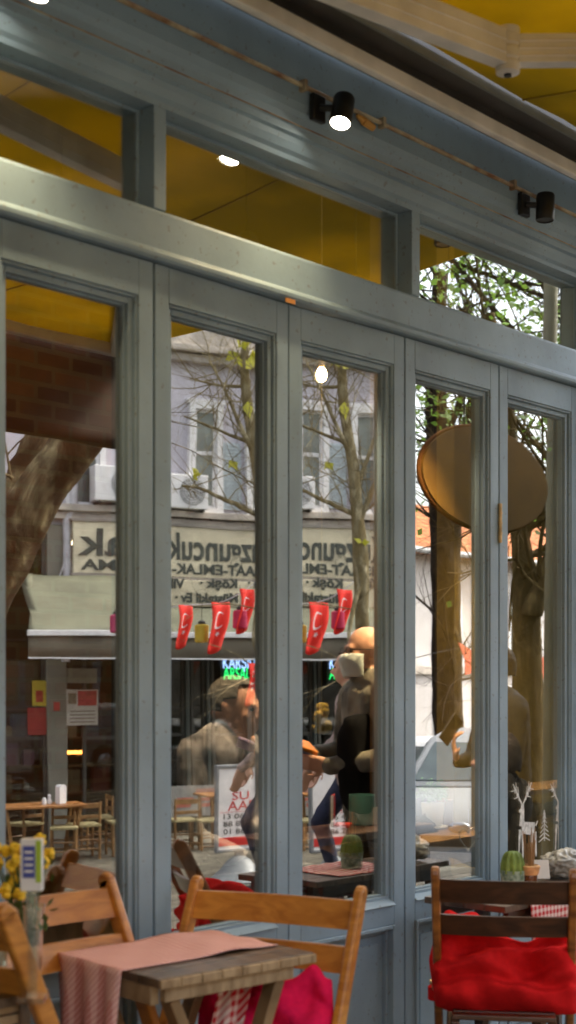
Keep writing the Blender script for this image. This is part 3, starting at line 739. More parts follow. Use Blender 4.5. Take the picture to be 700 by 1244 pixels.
# ------------------------------------------------------------------ window decals (reindeer, fir)
FROST = P('white_window_film', (.72, .72, .68), .7, .25, 60, 0)
def decal(u, v0, v1, kind, label):
    p = on_y(u, v1, .044); q = on_y(u, v0, .044); H = q.z-p.z
    b = MB(); k = H
    def seg(a, c, w0, w1=None):
        w1 = w0 if w1 is None else w1
        a = Vector((a[0], 0, a[1])); c = Vector((c[0], 0, c[1])); d = (c-a).normalized(); nrm = Vector((-d.z, 0, d.x))
        vs = [a-nrm*w0, c-nrm*w1, c+nrm*w1, a+nrm*w0]; yy = .0425
        b.add([x+Vector((0, yy-.0006-.00002*len(b.f), 0)) for x in vs], [(0, 1, 2, 3)])
    if kind == 'deer':
        seg((.16, .36), (-.14, .40), .085, .075); seg((-.14, .40), (-.06, .44), .07, .06)
        seg((.17, .32), (.2, .0), .035, .014); seg((.09, .32), (.08, .02), .03, .013); seg((-.13, .36), (-.12, 0), .028, .012); seg((-.19, .38), (-.22, .02), .025, .012)
        seg((-.15, .42), (-.13, .62), .055, .04); seg((-.13, .6), (-.13, .70), .045, .03); seg((-.13, .64), (-.21, .61), .03, .016); seg((.19, .4), (.24, .46), .015, .005)
        for s in (-1, 1):
            seg((-.13, .68), (-.13+s*.12, .84), .014, .01); seg((-.13+s*.12, .84), (-.13+s*.22, .97), .01, .006)
            for (a0, a1) in ((.75, .93), (.8, .99), (.85, .95)): seg((-.13+s*(a0-.66)*.9, a0), (-.13+s*(a0-.66)*.9+s*.03, a1), .008, .004)
            seg((-.13+s*.16, .89), (-.13+s*.27, .88), .007, .004); seg((-.13+s*.1, .8), (-.13+s*.2, .78), .008, .004)
    else:
        for j in range(7):
            z = .95-.135*j; w = .05+.045*j; seg((0, z+.04), (-w, z-.09), .018, .012); seg((0, z+.04), (w, z-.09), .018, .012); seg((0, z+.05), (0, z-.08), .02, .03)
    for x in b.v: x.x *= k; x.z *= k
    o = b.build('window_decal', FROST, fixn=False); o.location = (p.x, 0, p.z)
    m = o.modifiers.new('t', 'SOLIDIFY'); m.thickness = .0004
    return tag(o, label, 'decal', 'white window decals')
decal(641, 948, 1042, 'deer', 'left white reindeer decal on the rightmost door pane')
decal(684, 948, 1032, 'deer', 'right white reindeer decal on the rightmost door pane')
decal(661, 984, 1024, 'fir', 'small white fir tree decal between two reindeer')

# ------------------------------------------------------------------ inside the cafe
LAMPB = emis('bulb_glow', (1, .72, .38), 45)
bp2 = at(391, 455, 5.6)
pl = thing('pendant_bulb', 'glowing bare pendant bulb seen through the middle pane', 'lamp', bp2)
b = MB(); b.ell((0, 0, 0), (.02, .02, .03)); b.build('bulb', LAMPB, pl, smooth='all')
b = MB(); b.lathe([(.012, .028), (.014, .03), (.014, .06), (.006, .064)], n=12); b.tube([(0, 0, .06), (0, 0, CEIL-bp2.z)], .003, 6); b.build('cord_and_socket', BRASS, pl)
def fill_lamp(p, st, label, r=.11, en=40, bare=False, col=(1, .66, .34)):  # added lamps, hidden behind the door beam to brighten things inside
    t = thing('fill_lamp', label, 'lamp', p, 0, 'added hidden lamps lighting the interior')
    b = MB(); b.lathe([(.02, .14), (.03, .13), (r*1.15, .0), (r*1.1, -.0), (.026, .12)], n=24); b.build('lamp_shade', DARKM, t, smooth=True)
    b = MB(); b.ell((0, 0, .01), (r*.55, r*.55, .05), 16, 8); b.build('bulb', emis('fill_bulb', col, st), t, smooth='all')
    b = MB(); b.tube([(0, 0, .14), (0, 0, CEIL-p[2])], .004, 5); b.build('cord', DARKM, t)
    l = bpy.data.lights.new('fill_light', 'POINT' if bare else 'SPOT'); l.energy = en
    if not bare: l.spot_size = 1.75; l.spot_blend = .6
    l.color = (1, .74, .48); l.shadow_soft_size = .03
    o = bpy.data.objects.new('fill_light', l); COL.objects.link(o); o.parent = t; o.location = (0, 0, -.07)
for (u, v, Z, st, lb) in ((75, 262, 6.6, 5, 'added hidden lamp lighting the brick wall'), (300, 331, 5.0, 5, 'added hidden lamp lighting the grey haired person'), (432, 382, 5.3, 5, 'added hidden lamp lighting the mugs'),
                  (545, 414, 6.3, 5, 'added hidden lamp lighting the oak counter'), (655, 448, 7.2, 5, 'added hidden lamp lighting the display shelf')):
    fill_lamp(at(u, v, Z), st, lb, .085, {75: 16, 300: 36, 432: 18, 545: 85, 655: 45}[u], bare=(u == 75))
# wooden bar table behind pane four
wt = at(545, 1018, 6.1)
MW = wood('oak_counter', (.24, .12, .03), (.36, .2, .07), .45, 5, (4, 1, 1))
bt = thing('counter_table', 'oak counter table behind the fourth pane holding a potted herb', 'table', (wt.x, wt.y, 0), 0)
HT = wt.z
b = MB(); b.b2((-.62, -.13, HT-.03), (.30, .35, HT+.02)); b.build('table_top', MW, bt, bevel=.004)
for (x, y) in ((-.55, -.08), (.24, -.08), (-.55, .3), (.24, .3)):
    b = MB(); b.bar((x, y, HT-.0305), (x, y, .012), .04, .04, up=(0, 1, 0)); b.build('leg', DKWOOD, bt)
def place(u, v, zt, y=None): 
    q = on_z(u, v, zt); return q
HZ = HT+.021
pp = at(526, 1006, (CAM.z-HZ)*F/(1006-820))
pot = thing('potted_herb', 'green herb in a white tapered pot on the oak counter', 'plant', (pp.x, pp.y, HZ))
b = MB(); b.lathe([(.038, 0), (.04, .003), (.052, .1), (.052, .112), (.046, .112), (.042, .09)], n=24); b.build('pot', WHITE, pot, smooth=True)
b = MB(); b.lathe([(.06, 0.0), (.068, .006), (.066, .012), (.0385, .0118)], n=24); b.build('saucer', WHITE, pot, smooth=True)
b = MB(); rnd = random.Random(8)
for k in range(800):
    c = Vector((rnd.gauss(0, .028), rnd.gauss(0, .028), .13+abs(rnd.gauss(0, .03)))); v = Vector((rnd.gauss(0, 1), rnd.gauss(0, 1), rnd.gauss(.3, 1))).normalized()*.018; w2 = v.cross(Vector((.3, .2, .9))).normalized()*.006
    b.add([c, c+v*.5+w2, c+v, c+v*.5-w2], [(0, 1, 2, 3)])
b.build('leaves', P('herb_green', (.08, .26, .03), .6, .3, 30), pot, fixn=False)
hp = at(545, 1004, (CAM.z-HZ)*F/(1004-820))
b = MB(); b.b2((-.022, -.02, 0), (.022, .02, .12)); o = b.build('wooden_block', MW, bevel=.003); o.location = (hp.x, hp.y, HZ); o.rotation_euler = (0, 0, .5); tag(o, 'upright pale wooden block beside the potted herb', 'block')
# wire heart ornament hanging at the counter's end
hh = at(569, 1018, 5.9)
b = MB(); pts = []
for i in range(33):
    t = 2*PI*i/32; x = 16*math.sin(t)**3; z = 13*math.cos(t)-5*math.cos(2*t)-2*math.cos(3*t)-math.cos(4*t); pts.append(RT*(x*.0024)+UP*(z*.0034))
b.tube(pts, .003, 6, cap=False); b.tube([(0, 0, .04), (0, 0, .12)], .0015, 5)
o = b.build('wire_ornament', P('silver_wire', (.7, .7, .7), .3, .05, metal=.8), smooth=True); o.location = hh; tag(o, 'silver wire heart ornament hanging at the end of the oak counter', 'ornament')
# black crumpled sacks under the counter
bs = bmesh.new(); bmesh.ops.create_icosphere(bs, subdivisions=5, radius=1)
for v in bs.verts:
    p = v.co.copy(); r = 1+.2*mnoise.noise(p*1.8)+.15*(1-abs(mnoise.noise(p*4))*2)
    v.co = Vector((p.x*.36*r, p.y*.16*r, max(p.z*.3*r, -.28)+.28))
me = bpy.data.meshes.new('black_sack'); bs.to_mesh(me); bs.free(); me.materials.append(P('black_plastic', (.012, .013, .012), .22, .3, 6, .3))
for q in me.polygons: q.use_smooth = True
o = bpy.data.objects.new('black_sack', me); COL.objects.link(o); o.location = (wt.x-.15, wt.y+.16, .56-.28+.0); o.location.z = .10; o.scale.z = 1.3
tag(o, 'glossy black plastic sack under the oak counter', 'sack')
# table with mugs behind pane three
tq = at(440, 1003, 5.6)
mt = thing('inner_table', 'dark table with two mugs behind the middle pane', 'table', (tq.x, tq.y, 0))
b = MB(); b.b2((-.62, -.16, tq.z-.03), (.26, .14, tq.z)); b.build('table_top', DKWOOD, mt, bevel=.004)
for (x, y) in ((-.56, -.1), (.2, -.1), (-.56, .1), (.2, .1)):
    b = MB(); b.bar((x, y, tq.z-.0305), (x, y, .012), .04, .04, up=(0, 1, 0)); b.build('leg', DKWOOD, mt)
def mug(u, r, h, col, name, label, hand=True):
    q = at(u, 1003, 5.62)
    t = thing('mug', label, 'mug', (q.x, q.y, tq.z+.001), 0, 'mugs on the table inside')
    m = P(name, col, .3, .06)
    b = MB(); b.lathe([(r*.85, 0), (r*.95, .003), (r, .02), (r, h), (r*.92, h), (r*.88, .01), (.001, .009)], n=24); b.build('cup', m, t, smooth=True)
    b = MB(); b.tube([Vector((r*.95, 0, h*.75)), Vector((r*1.5, 0, h*.7)), Vector((r*1.55, 0, h*.35)), Vector((r*.95, 0, h*.25))], .006, 8); b.build('handle', m, t, smooth=True)
mug(440, .052, .12, (.1, .26, .22), 'teal_glaze', 'large teal mug behind the cream one')
mug(449, .034, .07, (.62, .56, .42), 'cream_glaze', 'small cream mug in front of the teal one')
q = at(405, 1003, 5.55)
rb = thing('red_packet', 'red standing folder with white edge beside the mugs', 'packet', (q.x, q.y, tq.z+.001), .6)
RED = P('flat_red', (.6, .03, .015), .5, .08)
b = MB(); b.b2((-.045, -.004, .0), (.045, .004, .125)); b.b2((-.045, -.07, 0), (.06, -.0045, .012)); b.build('folder', RED, rb, bevel=.002)
b = MB(); b.b2((-.053, -.005, 0), (-.0455, .005, .126)); b.build('white_edge', WHITE, rb)
# yellow sponge-like ornament hanging in the window
yq = at(391, 872, 4.9)
b = MB()
rnd = random.Random(9)
for k in range(26): b.ell((rnd.gauss(0, .008), rnd.gauss(0, .012), rnd.uniform(-.045, .045)), (.014, .02, .018), 8, 6)
b.tube([(0, 0, .05), (0, 0, 2.9-yq.z)], .0008, 4)
o = b.build('hanging_ornament', P('yellow_felt', (.65, .42, .04), .85, .2, 30, .3), smooth='all'); o.location = yq; tag(o, 'oval yellow felt ornament hanging in the middle pane', 'ornament')
# dark bentwood chairs just inside the glass
def dark_chair(u, Z, rz, label):
    q = at(u, 1060, Z)
    t = thing('inner_chair', label, 'chair', (q.x, q.y, 0.012), rz, 'dark chairs inside the cafe')
    h = q.z-.0
    for s in (-1, 1):
        b = MB(); b.bar((s*.2, .02, h), (s*.2, .06, 0), .035, .04, up=(0, 1, 0)); b.build('leg', BLACKC, t, bevel=.006)
        b = MB(); b.bar((s*.19, .46, .44), (s*.19, .46, 0), .035, .035, up=(0, 1, 0)); b.build('leg', BLACKC, t)
    b = MB(); b.b2((-.18, .012, h-.10), (.18, .034, h-.01)); b.build('back_slat', BLACKC, t, bevel=.005)
    b = MB(); b.b2((-.21, .03, .42), (.21, .48, .455)); b.build('seat', BLACKC, t, bevel=.006)
dark_chair(318, 4.75, math.radians(-15), 'dark chair back seen low in the second pane')
dark_chair(405, 5.1, 0, 'dark chair back seen low in the middle pane')
# shelf frame behind pane five
sf = at(690, 955, 7.2)
sh = thing('display_shelf', 'open oak display shelf behind the reindeer decals', 'shelf', (sf.x, sf.y, 0.012), 0)
for x in (-.42, .42):
    b = MB(); b.bar((x, 0, 0), (x, 0, sf.z), .05, .05, up=(0, 1, 0)); b.build('upright', MW, sh)
for z in (.35, .78, sf.z-.012):
    b = MB(); b.b2((-.394, -.02, z-.02), (.394, .26, z)); b.build('shelf_board', MW, sh)
b = MB(); rnd = random.Random(3)
for k in range(9): b.ell((-.3+.075*k, .08+rnd.uniform(-.02, .02), .78+.035), (.035+rnd.uniform(0, .01), .035, .035), 10, 8)
o = b.build('pebbles', P('pebble', (.35, .3, .2), .6, .4, 5, .2), smooth='all'); o.location = sh.location; tag(o, 'row of beige pebbles on the display shelf', 'pebbles', kind='stuff')
# ------------------------------------------------------------------ the street behind the camera (seen mirrored in the glass)
P1, P2 = R(93, 636, 21.1, 1), R(314, 648, 22.6, 2)
AO = Vector((P1.x, P1.y, 0)); tt = Vector((P2.x-P1.x, P2.y-P1.y, 0)).normalized(); ANG = math.atan2(tt.y, tt.x); an = Vector((-tt.y, tt.x, 0))
def A2(u, v, k, off=0.0):
    c = refl(CAM, k); d = refl(at(u, v, 1), k)-c
    t = ((AO+an*off-c).dot(an))/d.dot(an); p = c+d*t
    return ((p-AO).dot(tt), p.z)
LILAC = P('lilac_render', (.40, .365, .40), .85, .12, 1.1, .3, col2=(.54, .51, .56), stretch=(1.6, 1.6, .35), detail=10)
WHITEP = P('white_window_paint', (.7, .68, .68), .5, .06, 9)
DKGL = P('dark_pane', (.06, .075, .07), .12, .3, 1.5, 0, spec=.8)
GREYGL = P('grey_curtained_pane', (.22, .23, .21), .15, .3, 2.5, 0, spec=.8)
STONEB = P('weathered_ledge', (.42, .37, .32), .85, .25, 3, .3)
ea = thing('office_building', 'lilac rendered office building with mirrored shop sign and grey green awning across the street', 'building', AO, ANG)
sE = A2(482, 700, 3)[0]
zc = A2(260, 445, 2)[1]; zs0 = A2(260, 632, 2)[1]
b = MB(); b.b2((-6, -.4, zs0-.2), (sE, 0, 11)); b.build('upper_wall', LILAC, ea)
# cornices
b = MB()
for z, o_, h in ((zc, .16, .12), (zc+.14, .26, .1), (zc+.26, .12, .25), (zs0, .22, .1), (zs0-.12, .14, .1)): b.b2((-6, -.1, z), (sE+.06, o_, z+h))
b.build('cornice', STONEB, ea, bevel=.01)
def window(s0, s1, z0, z1, glass=GREYGL, transom=.55):
    b = MB(); b.ring(s0-.09, s1+.09, z0-.09, z1+.09, .09, .0, .10); b.ring(s0, s1, z0, z1, .045, -.05, .03)
    b.b2((s0+.045, -.04, z0+(z1-z0)*transom-.03), (s1-.045, .028, z0+(z1-z0)*transom+.03)); b.b2((s0-.14, -.0, z0-.16), (s1+.14, .13, z0-.0905))
    b.b2((s0-.13, -.0, z1+.0905), (s1+.13, .1, z1+.15))
    f = b.build('window', WHITEP, ea, bevel=.004)
    b = MB(); b.b2((s0+.0455, .004, z0+.0455), (s1-.0455, .01, z1-.0455)); b.build('pane', glass, f)
    # offset of the sash into the wall is shallow, blinds hang behind
sA, zA = A2(235, 497, 2); sB, zB = A2(262, 618, 2)
window(sA, sB, zB, zA); W = sB-sA
sC, _ = A2(302, 510, 2); window(sC, sC+W, zB, zA)
pitch = sC-sA
for k in (2, 3):
    if sA+pitch*k+W < sE-.2: window(sA+pitch*k, sA+pitch*k+W, zB, zA)
s1, z1 = A2(118, 540, 1); s0_, z0_ = A2(86, 612, 1); window(s0_, s1, z0_, z1+.4, DKGL); window(s0_-1.6, s1-1.6, z0_, z1+.4, DKGL)
for k in range(-2, 4):
    if sA+pitch*k+W < sE-.2: window(sA+pitch*k, sA+pitch*k+W, zc+1.1, zc+3.0)
# shutter beside the second window
sH, zH = A2(288, 620, 2)
b = MB(); b.b2((sH-.25, .0, zB), (sC-.16, .04, zA-.5)); 
for k in range(18): b.b2((sH-.22, .04, zB+.05+k*(zA-.55-zB)/18), (sC-.19, .055, zB+.05+(k+.6)*(zA-.55-zB)/18))
b.build('shutter', P('pale_blue_shutter', (.42, .47, .5), .6, .08), ea)
# air conditioner
def aircon(u, v, k, label):
    s, z = A2(u, v, k, .2)
    p = AO+tt*s+an*.19; t = thing('air_conditioner', label, 'air conditioner', (p.x, p.y, z), ANG, 'air conditioners on the lilac wall')
    b = MB(); b.b2((-.36, -.15, -.26), (.36, .15, .26)); b.build('housing', WHITEP, t, bevel=.015)
    b = MB()
    for r in (.05, .09, .13, .17, .2): b.tube([(.1+r*math.cos(a), .158, r*math.sin(a)) for a in [i*PI/12 for i in range(25)]], .005, 4, cap=False)
    for k_ in range(8): b.bar((.1, .156, 0), (.1+.2*math.cos(k_*PI/4), .156, .2*math.sin(k_*PI/4)), .006, .006)
    b.build('fan_grille', P('grille_grey', (.15, .15, .15), .5), t)
    for xb in (-.3, .27):
        b = MB(); b.b2((xb, -.19, -.3), (xb+.03, .15, -.2605)); b.build('bracket', DARKM, t)
aircon(224, 598, 2, 'white air conditioner with round fan below the left window')
aircon(139, 588, 1, 'white air conditioner above the end of the sign')
# drain pipe & dangling cables
s, z = A2(79, 640, 1); b = MB(); b.tube([(s, .1, z-2.0), (s, .1, z+.1), (s+.1, .09, z+.35), (s+.1, .09, 9)], .06, 10); b.build('drain_pipe', P('pipe_white', (.5, .48, .5), .5), ea, smooth=True)
def cable(pts, r, name='cable', mat=None, off=.12):
    b = MB(); q = [(s, off, z) for s, z in pts]; qq = []
    for i in range(len(q)-1):
        for j in range(8):
            t = j/8; a, c = Vector(q[i]), Vector(q[i+1]); m_ = a.lerp(c, t); m_.z -= .35*(a-c).length*t*(1-t); qq.append(m_)
    qq.append(Vector(q[-1])); b.tube(qq, r, 5); return b.build(name, mat or WHITEP, ea, smooth=True)
cable([A2(88, 615, 1), A2(112, 632, 1), A2(140, 616, 1)], .012)
cable([A2(84, 640, 1), A2(70, 700, 1), A2(82, 716, 1), A2(88, 640, 1)], .009)
cable([A2(212, 636, 2), A2(240, 625, 2), A2(300, 640, 2), A2(322, 628, 2)], .012, mat=BLACKC)
cable([A2(212, 622, 2), A2(262, 640, 2), A2(322, 655, 2)], .01, mat=BLACKC)
# shop sign
fnt_cache = {}
def text(body, size, mat, parent, loc, rot, ext=.006, name='lettering', xs=1.0, ref='CENTER', mirror=False, bold=0.0):
    cu = bpy.data.curves.new(name, 'FONT'); cu.body = body; cu.size = size; cu.extrude = ext; cu.align_x = ref; cu.align_y = 'CENTER'; cu.offset = bold; cu.resolution_u = 3
    o = bpy.data.objects.new(name, cu); COL.objects.link(o); bpy.context.view_layer.update()
    dg = bpy.context.evaluated_depsgraph_get(); me = bpy.data.meshes.new_from_object(o.evaluated_get(dg)); bpy.data.objects.remove(o); 
    for v in me.vertices:
        v.co.x *= xs*(-1 if mirror else 1)
    if mirror: me.flip_normals()
    me.materials.clear(); me.materials.append(mat); o = bpy.data.objects.new(name, me); COL.objects.link(o); o.parent = parent; o.location = loc; o.rotation_euler = rot
    return o
def fit(o, width):
    xs = [v.co.x for v in o.data.vertices]; w0 = max(xs)-min(xs); c = (max(xs)+min(xs))/2; k = width/w0
    for v in o.data.vertices: v.co.x = (v.co.x-c)*k
    return o
FR = (PI/2, 0, PI)     # reading direction of something on this facade, seen from the street
sL, zT = A2(83, 633, 1); sR, zT2 = A2(470, 650, 3)
zT = A2(200, 641, 2)[1]
zBo = A2(215, 702, 2)[1]
CREAMS = P('aged_cream_sign', (.60, .53, .38), .7, .18, 2.2, .05)
sg = MB(); sg.b2((sL, .16, zBo), (sR-.15, .24, zT)); sg = sg.build('sign_board', CREAMS, ea, bevel=.01)
b = MB(); b.b2((sL-.03, .15, zT+.001), (sR-.12, .26, zT+.04)); b.b2((sL-.03, .15, zBo-.04), (sR-.12, .26, zBo-.001)); b.build('sign_trim', P('sign_trim_grey', (.25, .22, .19), .7), sg)
INK = P('faded_black_lettering', (.05, .055, .045), .7, .3, 8)
# line one: measured ends of the words in the second and first panes
xk = A2(93, 660, 1)[0]; xE = A2(200, 660, 2)[0] if False else None
xa0 = A2(219, 668, 2)[0]                       # stem of the last k of the first word
xz = A2(300, 668, 2)[0]                         # z of the first word
lw = (xz-xa0)/6.0
O_ = .246
kL = A2(203, 668, 2, O_)[0]; kR = A2(338, 668, 2, O_)[0]; eL = A2(93, 660, 1, O_)[0]
t1 = text('Kuzguncuk', .56, INK, sg, ((kL+kR)/2, O_, 0), FR, bold=.012); fit(t1, kR-kL)
t2_ = text('Emlak', .56, INK, sg, ((eL+kL-.3)/2, O_, 0), FR, bold=.012); fit(t2_, kL-.3-eL)
zl = A2(260, 669, 2)[1]
for o in (t1, t2_): o.location.z = zl
zl2 = A2(260, 694, 2)[1]; xA = A2(97, 690, 1, O_)[0]; xM = A2(209, 690, 2, O_)[0]; xI = A2(341, 690, 2, O_)[0]
t3_ = text('İNŞAAT-EMLAK-', .22, INK, sg, ((xM+xI)/2, O_, zl2), FR, bold=.006); fit(t3_, xI-xM)
t4_ = text('PAZARLAMA', .22, INK, sg, ((xA+xM-.05)/2, O_, zl2), FR, bold=.006); fit(t4_, xM-.05-xA)
# shop awning across the street with two more printed lines
AWG = P('grey_green_canvas', (.2, .2, .135), .85, .15, 1.8, .15, stretch=(1, 1, 3), trans=.25)
s0a, z0a = A2(35, 768, 1, 1.5); zf_ = A2(120, 768, 1, 1.5)[1]; zv = A2(120, 799, 1, 1.5)[1]; zlo = A2(260, 737, 2, .3)[1]; zt_ = zlo-.01
lb_ = MB(); lb_.b2((A2(206, 720, 2, .3)[0]-.35, .20, zlo), (sR-.15, .30, zBo-.045)); lb_ = lb_.build('lower_sign_board', CREAMS, ea, bevel=.008)
s_b = A2(206, 720, 2, .3)[0]-.36
b = MB(); vs = []; n = 40
for i in range(n+1):
    for j in range(9):
        t = j/8; s = s0a+(sE-.1-s0a)*i/n; zl_ = zt_ if s > s_b else zBo-.045; vs.append((s+(.35*(1-t) if i == 0 else 0), .28+1.22*t, zl_+(zf_-zl_)*t-.05*math.sin(PI*t)+.012*math.sin(s*4+j)))
b.add(vs, [(i*9+j, i*9+j+1, (i+1)*9+j+1, (i+1)*9+j) for i in range(n) for j in range(8)])
ca = b.build('awning_canvas', AWG, ea, smooth='all', fixn=False); m = ca.modifiers.new('t', 'SOLIDIFY'); m.thickness = .004
b = MB(); b.b2((s0a-.02, 1.5, zf_-.05), (sE-.1, 1.56, zf_+.03)); b.build('awning_bar', WHITEP, ea, bevel=.008)
b = MB(); vs = []
for i in range(81):
    s = s0a+(sE-.1-s0a)*i/80
    for j in range(3): vs.append((s, 1.505+.012*math.sin(s*6), zf_-.05-(zf_-.05-zv)*j/2))
b.add(vs, [(i*3+j, i*3+j+1, (i+1)*3+j+1, (i+1)*3+j) for i in range(80) for j in range(2)])
vo = b.build('awning_valance', P('taupe_canvas', (.17, .145, .105), .85, .12, 2, .1, trans=.2), ea, smooth='all', fixn=False); m = vo.modifiers.new('t', 'SOLIDIFY'); m.thickness = .004
b = MB(); b.b2((s0a, 1.49, zv-.02), (sE-.1, 1.525, zv+.003)); b.build('valance_hem', WHITEP, ea)
sl = math.atan2(zt_-zf_, 1.22)
def onaw(u, v, k):
    s, z = A2(u, v, k, .7); t = (zt_-z)/(zt_-zf_) if zt_ > zf_ else .3
    # solve on the sloping canvas
    for _ in range(12):
        off = .28+1.22*t; s, z = A2(u, v, k, off); t = min(max((zt_-z)/(zt_-zf_), 0), 1)
    return s, .28+1.22*t, z
for (u, v, word, w_) in ((316, 709, 'Yalı ·', .42), (266, 709, 'Köşk ·', .60), (206, 709, 'Villa ·', .5), (255, 727, '· Müstakil Ev ·', 1.15)):
    s, z = A2(u, v, 2, .306); o = text(word, .2, INK, lb_, (s, .306, z), FR, bold=.008); fit(o, w_)
# red strip folded under the sign
# ground floor shop front
zg = -1.35
SHOPD = P('dark_shop_interior', (.022, .018, .012), .8, .4, 1.5)
b = MB(); b.b2((-6, -3.0, zg), (sE, -2.9, zs0-.2)); b.b2((-6, -3, zg), (-5.9, -.4, zs0-.2)); b.b2((sE-.1, -2.9, zg), (sE, 0, zs0-.2)); b.b2((-5.9, -2.9, zs0-.3), (sE-.1, -.4, zs0-.201)); b.build('shop_room', SHOPD, ea)
PIL = P('grey_pillar', (.2, .19, .15), .7, .12, 3)
for (u0, u1, k) in ((58, 82, 1), (226, 231, 2), (252, 256, 2), (300, 306, 2)):
    sa, _ = A2(u0, 900, k, .05); sb, _ = A2(u1, 900, k, .05)
    b = MB(); b.b2((sa, -.2, zg), (sb, .05, zs0-.21)); b.build('shop_pillar', PIL if k == 1 else P('dark_green_mullion', (.03, .04, .035), .5), ea, bevel=.01)
SHG = glass_mat('shop_glass', .05, (.8, .85, .82))
for (k0, u0, k1, u1) in ((1, -60, 1, 57), (1, 100, 2, 225), (2, 232, 2, 251), (2, 257, 2, 299), (2, 307, 3, 455)):
    sa = A2(u0, 900, k0, 0)[0]; sb = A2(u1, 900, k1, 0)[0]
    b = MB(); b.ring(sa+.01, sb-.01, zg+.3, zs0-.25, .05, -.06, -.0); b.b2((sa+.06, -.05, zg+1.9), (sb-.06, -.01, zg+1.95)); w_ = b.build('shop_window', P('dark_frame', (.05, .05, .04), .5), ea)
    b = MB(); b.b2((sa+.061, -.035, zg+.351), (sb-.061, -.03, zs0-.301)); b.build('shop_pane', SHG, w_)
b = MB(); b.b2((-6, -.15, zg), (sE, .0, zg+.298)); b.build('shop_plinth', PIL, ea)
def placard(name, u0, v0, u1, v1, k, col, off, label=None, th=.01, extra=None):
    sa, za = A2(u0, v0, k, off); sb, zb2 = A2(u1, v1, k, off)
    b = MB(); b.b2((sa, off-th, zb2), (sb, off, za)); o = b.build(name, P(name+'_print', col, .6, .1, 8), ea)
    if extra:
        for (x0, z0, x1, z1, c) in extra:
            b = MB(); b.b2((sa+(sb-sa)*x0, off+.0005, zb2+(za-zb2)*z0), (sa+(sb-sa)*x1, off+.003, zb2+(za-zb2)*z1)); b.build('printed_block', P('print', c, .6, .2, 20), o)
    return o
placard('yellow_poster', 40, 828, 58, 858, 1, (.5, .38, .04), .02, extra=[(.25, .15, .75, .6, (.4, .05, .03))])
placard('red_poster', 34, 860, 57, 892, 1, (.3, .03, .025), .02)
placard('menu_board', 81, 838, 119, 880, 1, (.5, .45, .38), .06, extra=[(.35, .55, .95, .97, (.4, .06, .05)), (.05, .6, .3, .9, (.2, .15, .1))]+[(.1, .08+.1*q, .9, .11+.1*q, (.15, .12, .1)) for q in range(4)])
placard('red_notice', 66, 853, 73, 863, 1, (.4, .05, .04), .07)
placard('lit_box', 82, 812, 117, 830, 1, (.2, .18, .13), .03)
placard('white_banner', 205, 955, 268, 990, 2, (.26, .25, .23), .3, extra=[(.1, .3, .4, .45, (.4, .12, .08)), (.15, .5, .45, .62, (.4, .12, .08)), (.6, .3, .9, .42, (.4, .12, .08)), (.55, .5, .85, .6, (.4, .12, .08)), (.5, .75, .95, .9, (.4, .2, .15))])
# lit shelf lamp in the shop and goods
s, z = A2(87, 911, 1, -1); b = MB(); b.b2((s-.16, -1.05, z-.05), (s+.2, -1.0, z)); b.b2((s-.17, -1.05, z), (s-.12, -1, z+.3)); b.build('shelf_lamp', emis('orange_glow', (1, .35, .06), 2.2), ea)
rnd = random.Random(12)
for k in range(26):
    s = rnd.uniform(-2.2, sE-.5); z = zg+rnd.choice([.5, .95, 1.4, 1.85, 2.3]); wd_ = rnd.uniform(.12, .35); hh_ = rnd.uniform(.15, .4)
    b = MB(); b.b2((s, -2.2, z), (s+wd_, -2.0, z+hh_)); b.build('shelf_goods', P('goods%d' % (k % 5), [(.16, .04, .03), (.05, .07, .12), (.18, .15, .1), (.1, .08, .04), (.12, .06, .12)][k % 5], .6), ea)
b = MB()
for z in (.5, .95, 1.4, 1.85, 2.3): b.b2((-2.3, -2.25, zg+z-.03), (sE-.4, -1.95, zg+z-.001))
b.build('shelf', P('shelf_wood', (.08, .045, .02), .6), ea)
b = MB(); b.b2((-.6, -1.4, zs0-.36), (1.6, -1.3, zs0-.301)); b.build('strip_lamp', emis('warm_strip', (1, .75, .45), 5), ea)
# neon lettering (its letters face the shop, so the mirror shows them readable)
sn0, zn0 = A2(272, 806, 2, .2); sn1, zn1 = A2(316, 819, 2, .2)
p = AO+tt*((sn0+sn1)/2)+an*.2
ne = thing('neon_sign', 'blue and green lit lettering under the shop awning across the street', 'sign', (p.x, p.y, 0), ANG)
b = MB(); b.b2((-.34, -.045, zn1-.16), (.34, -.03, zn0+.16)); b.build('backing', BLACKC, ne)
o = text('KARŞILIK', .26, emis('blue_neon', (.35, .55, 1), .7), ne, (0, 0, zn0), (PI/2, 0, 0), mirror=False); fit(o, sn1-sn0)
o = text('ARSALAR', .26, emis('green_neon', (.02, .7, .15), .7), ne, (0, 0, zn1), (PI/2, 0, 0)); fit(o, sn1-sn0)
for c in ne.children:
    if c.name.startswith('lettering'): c.location.y = .0
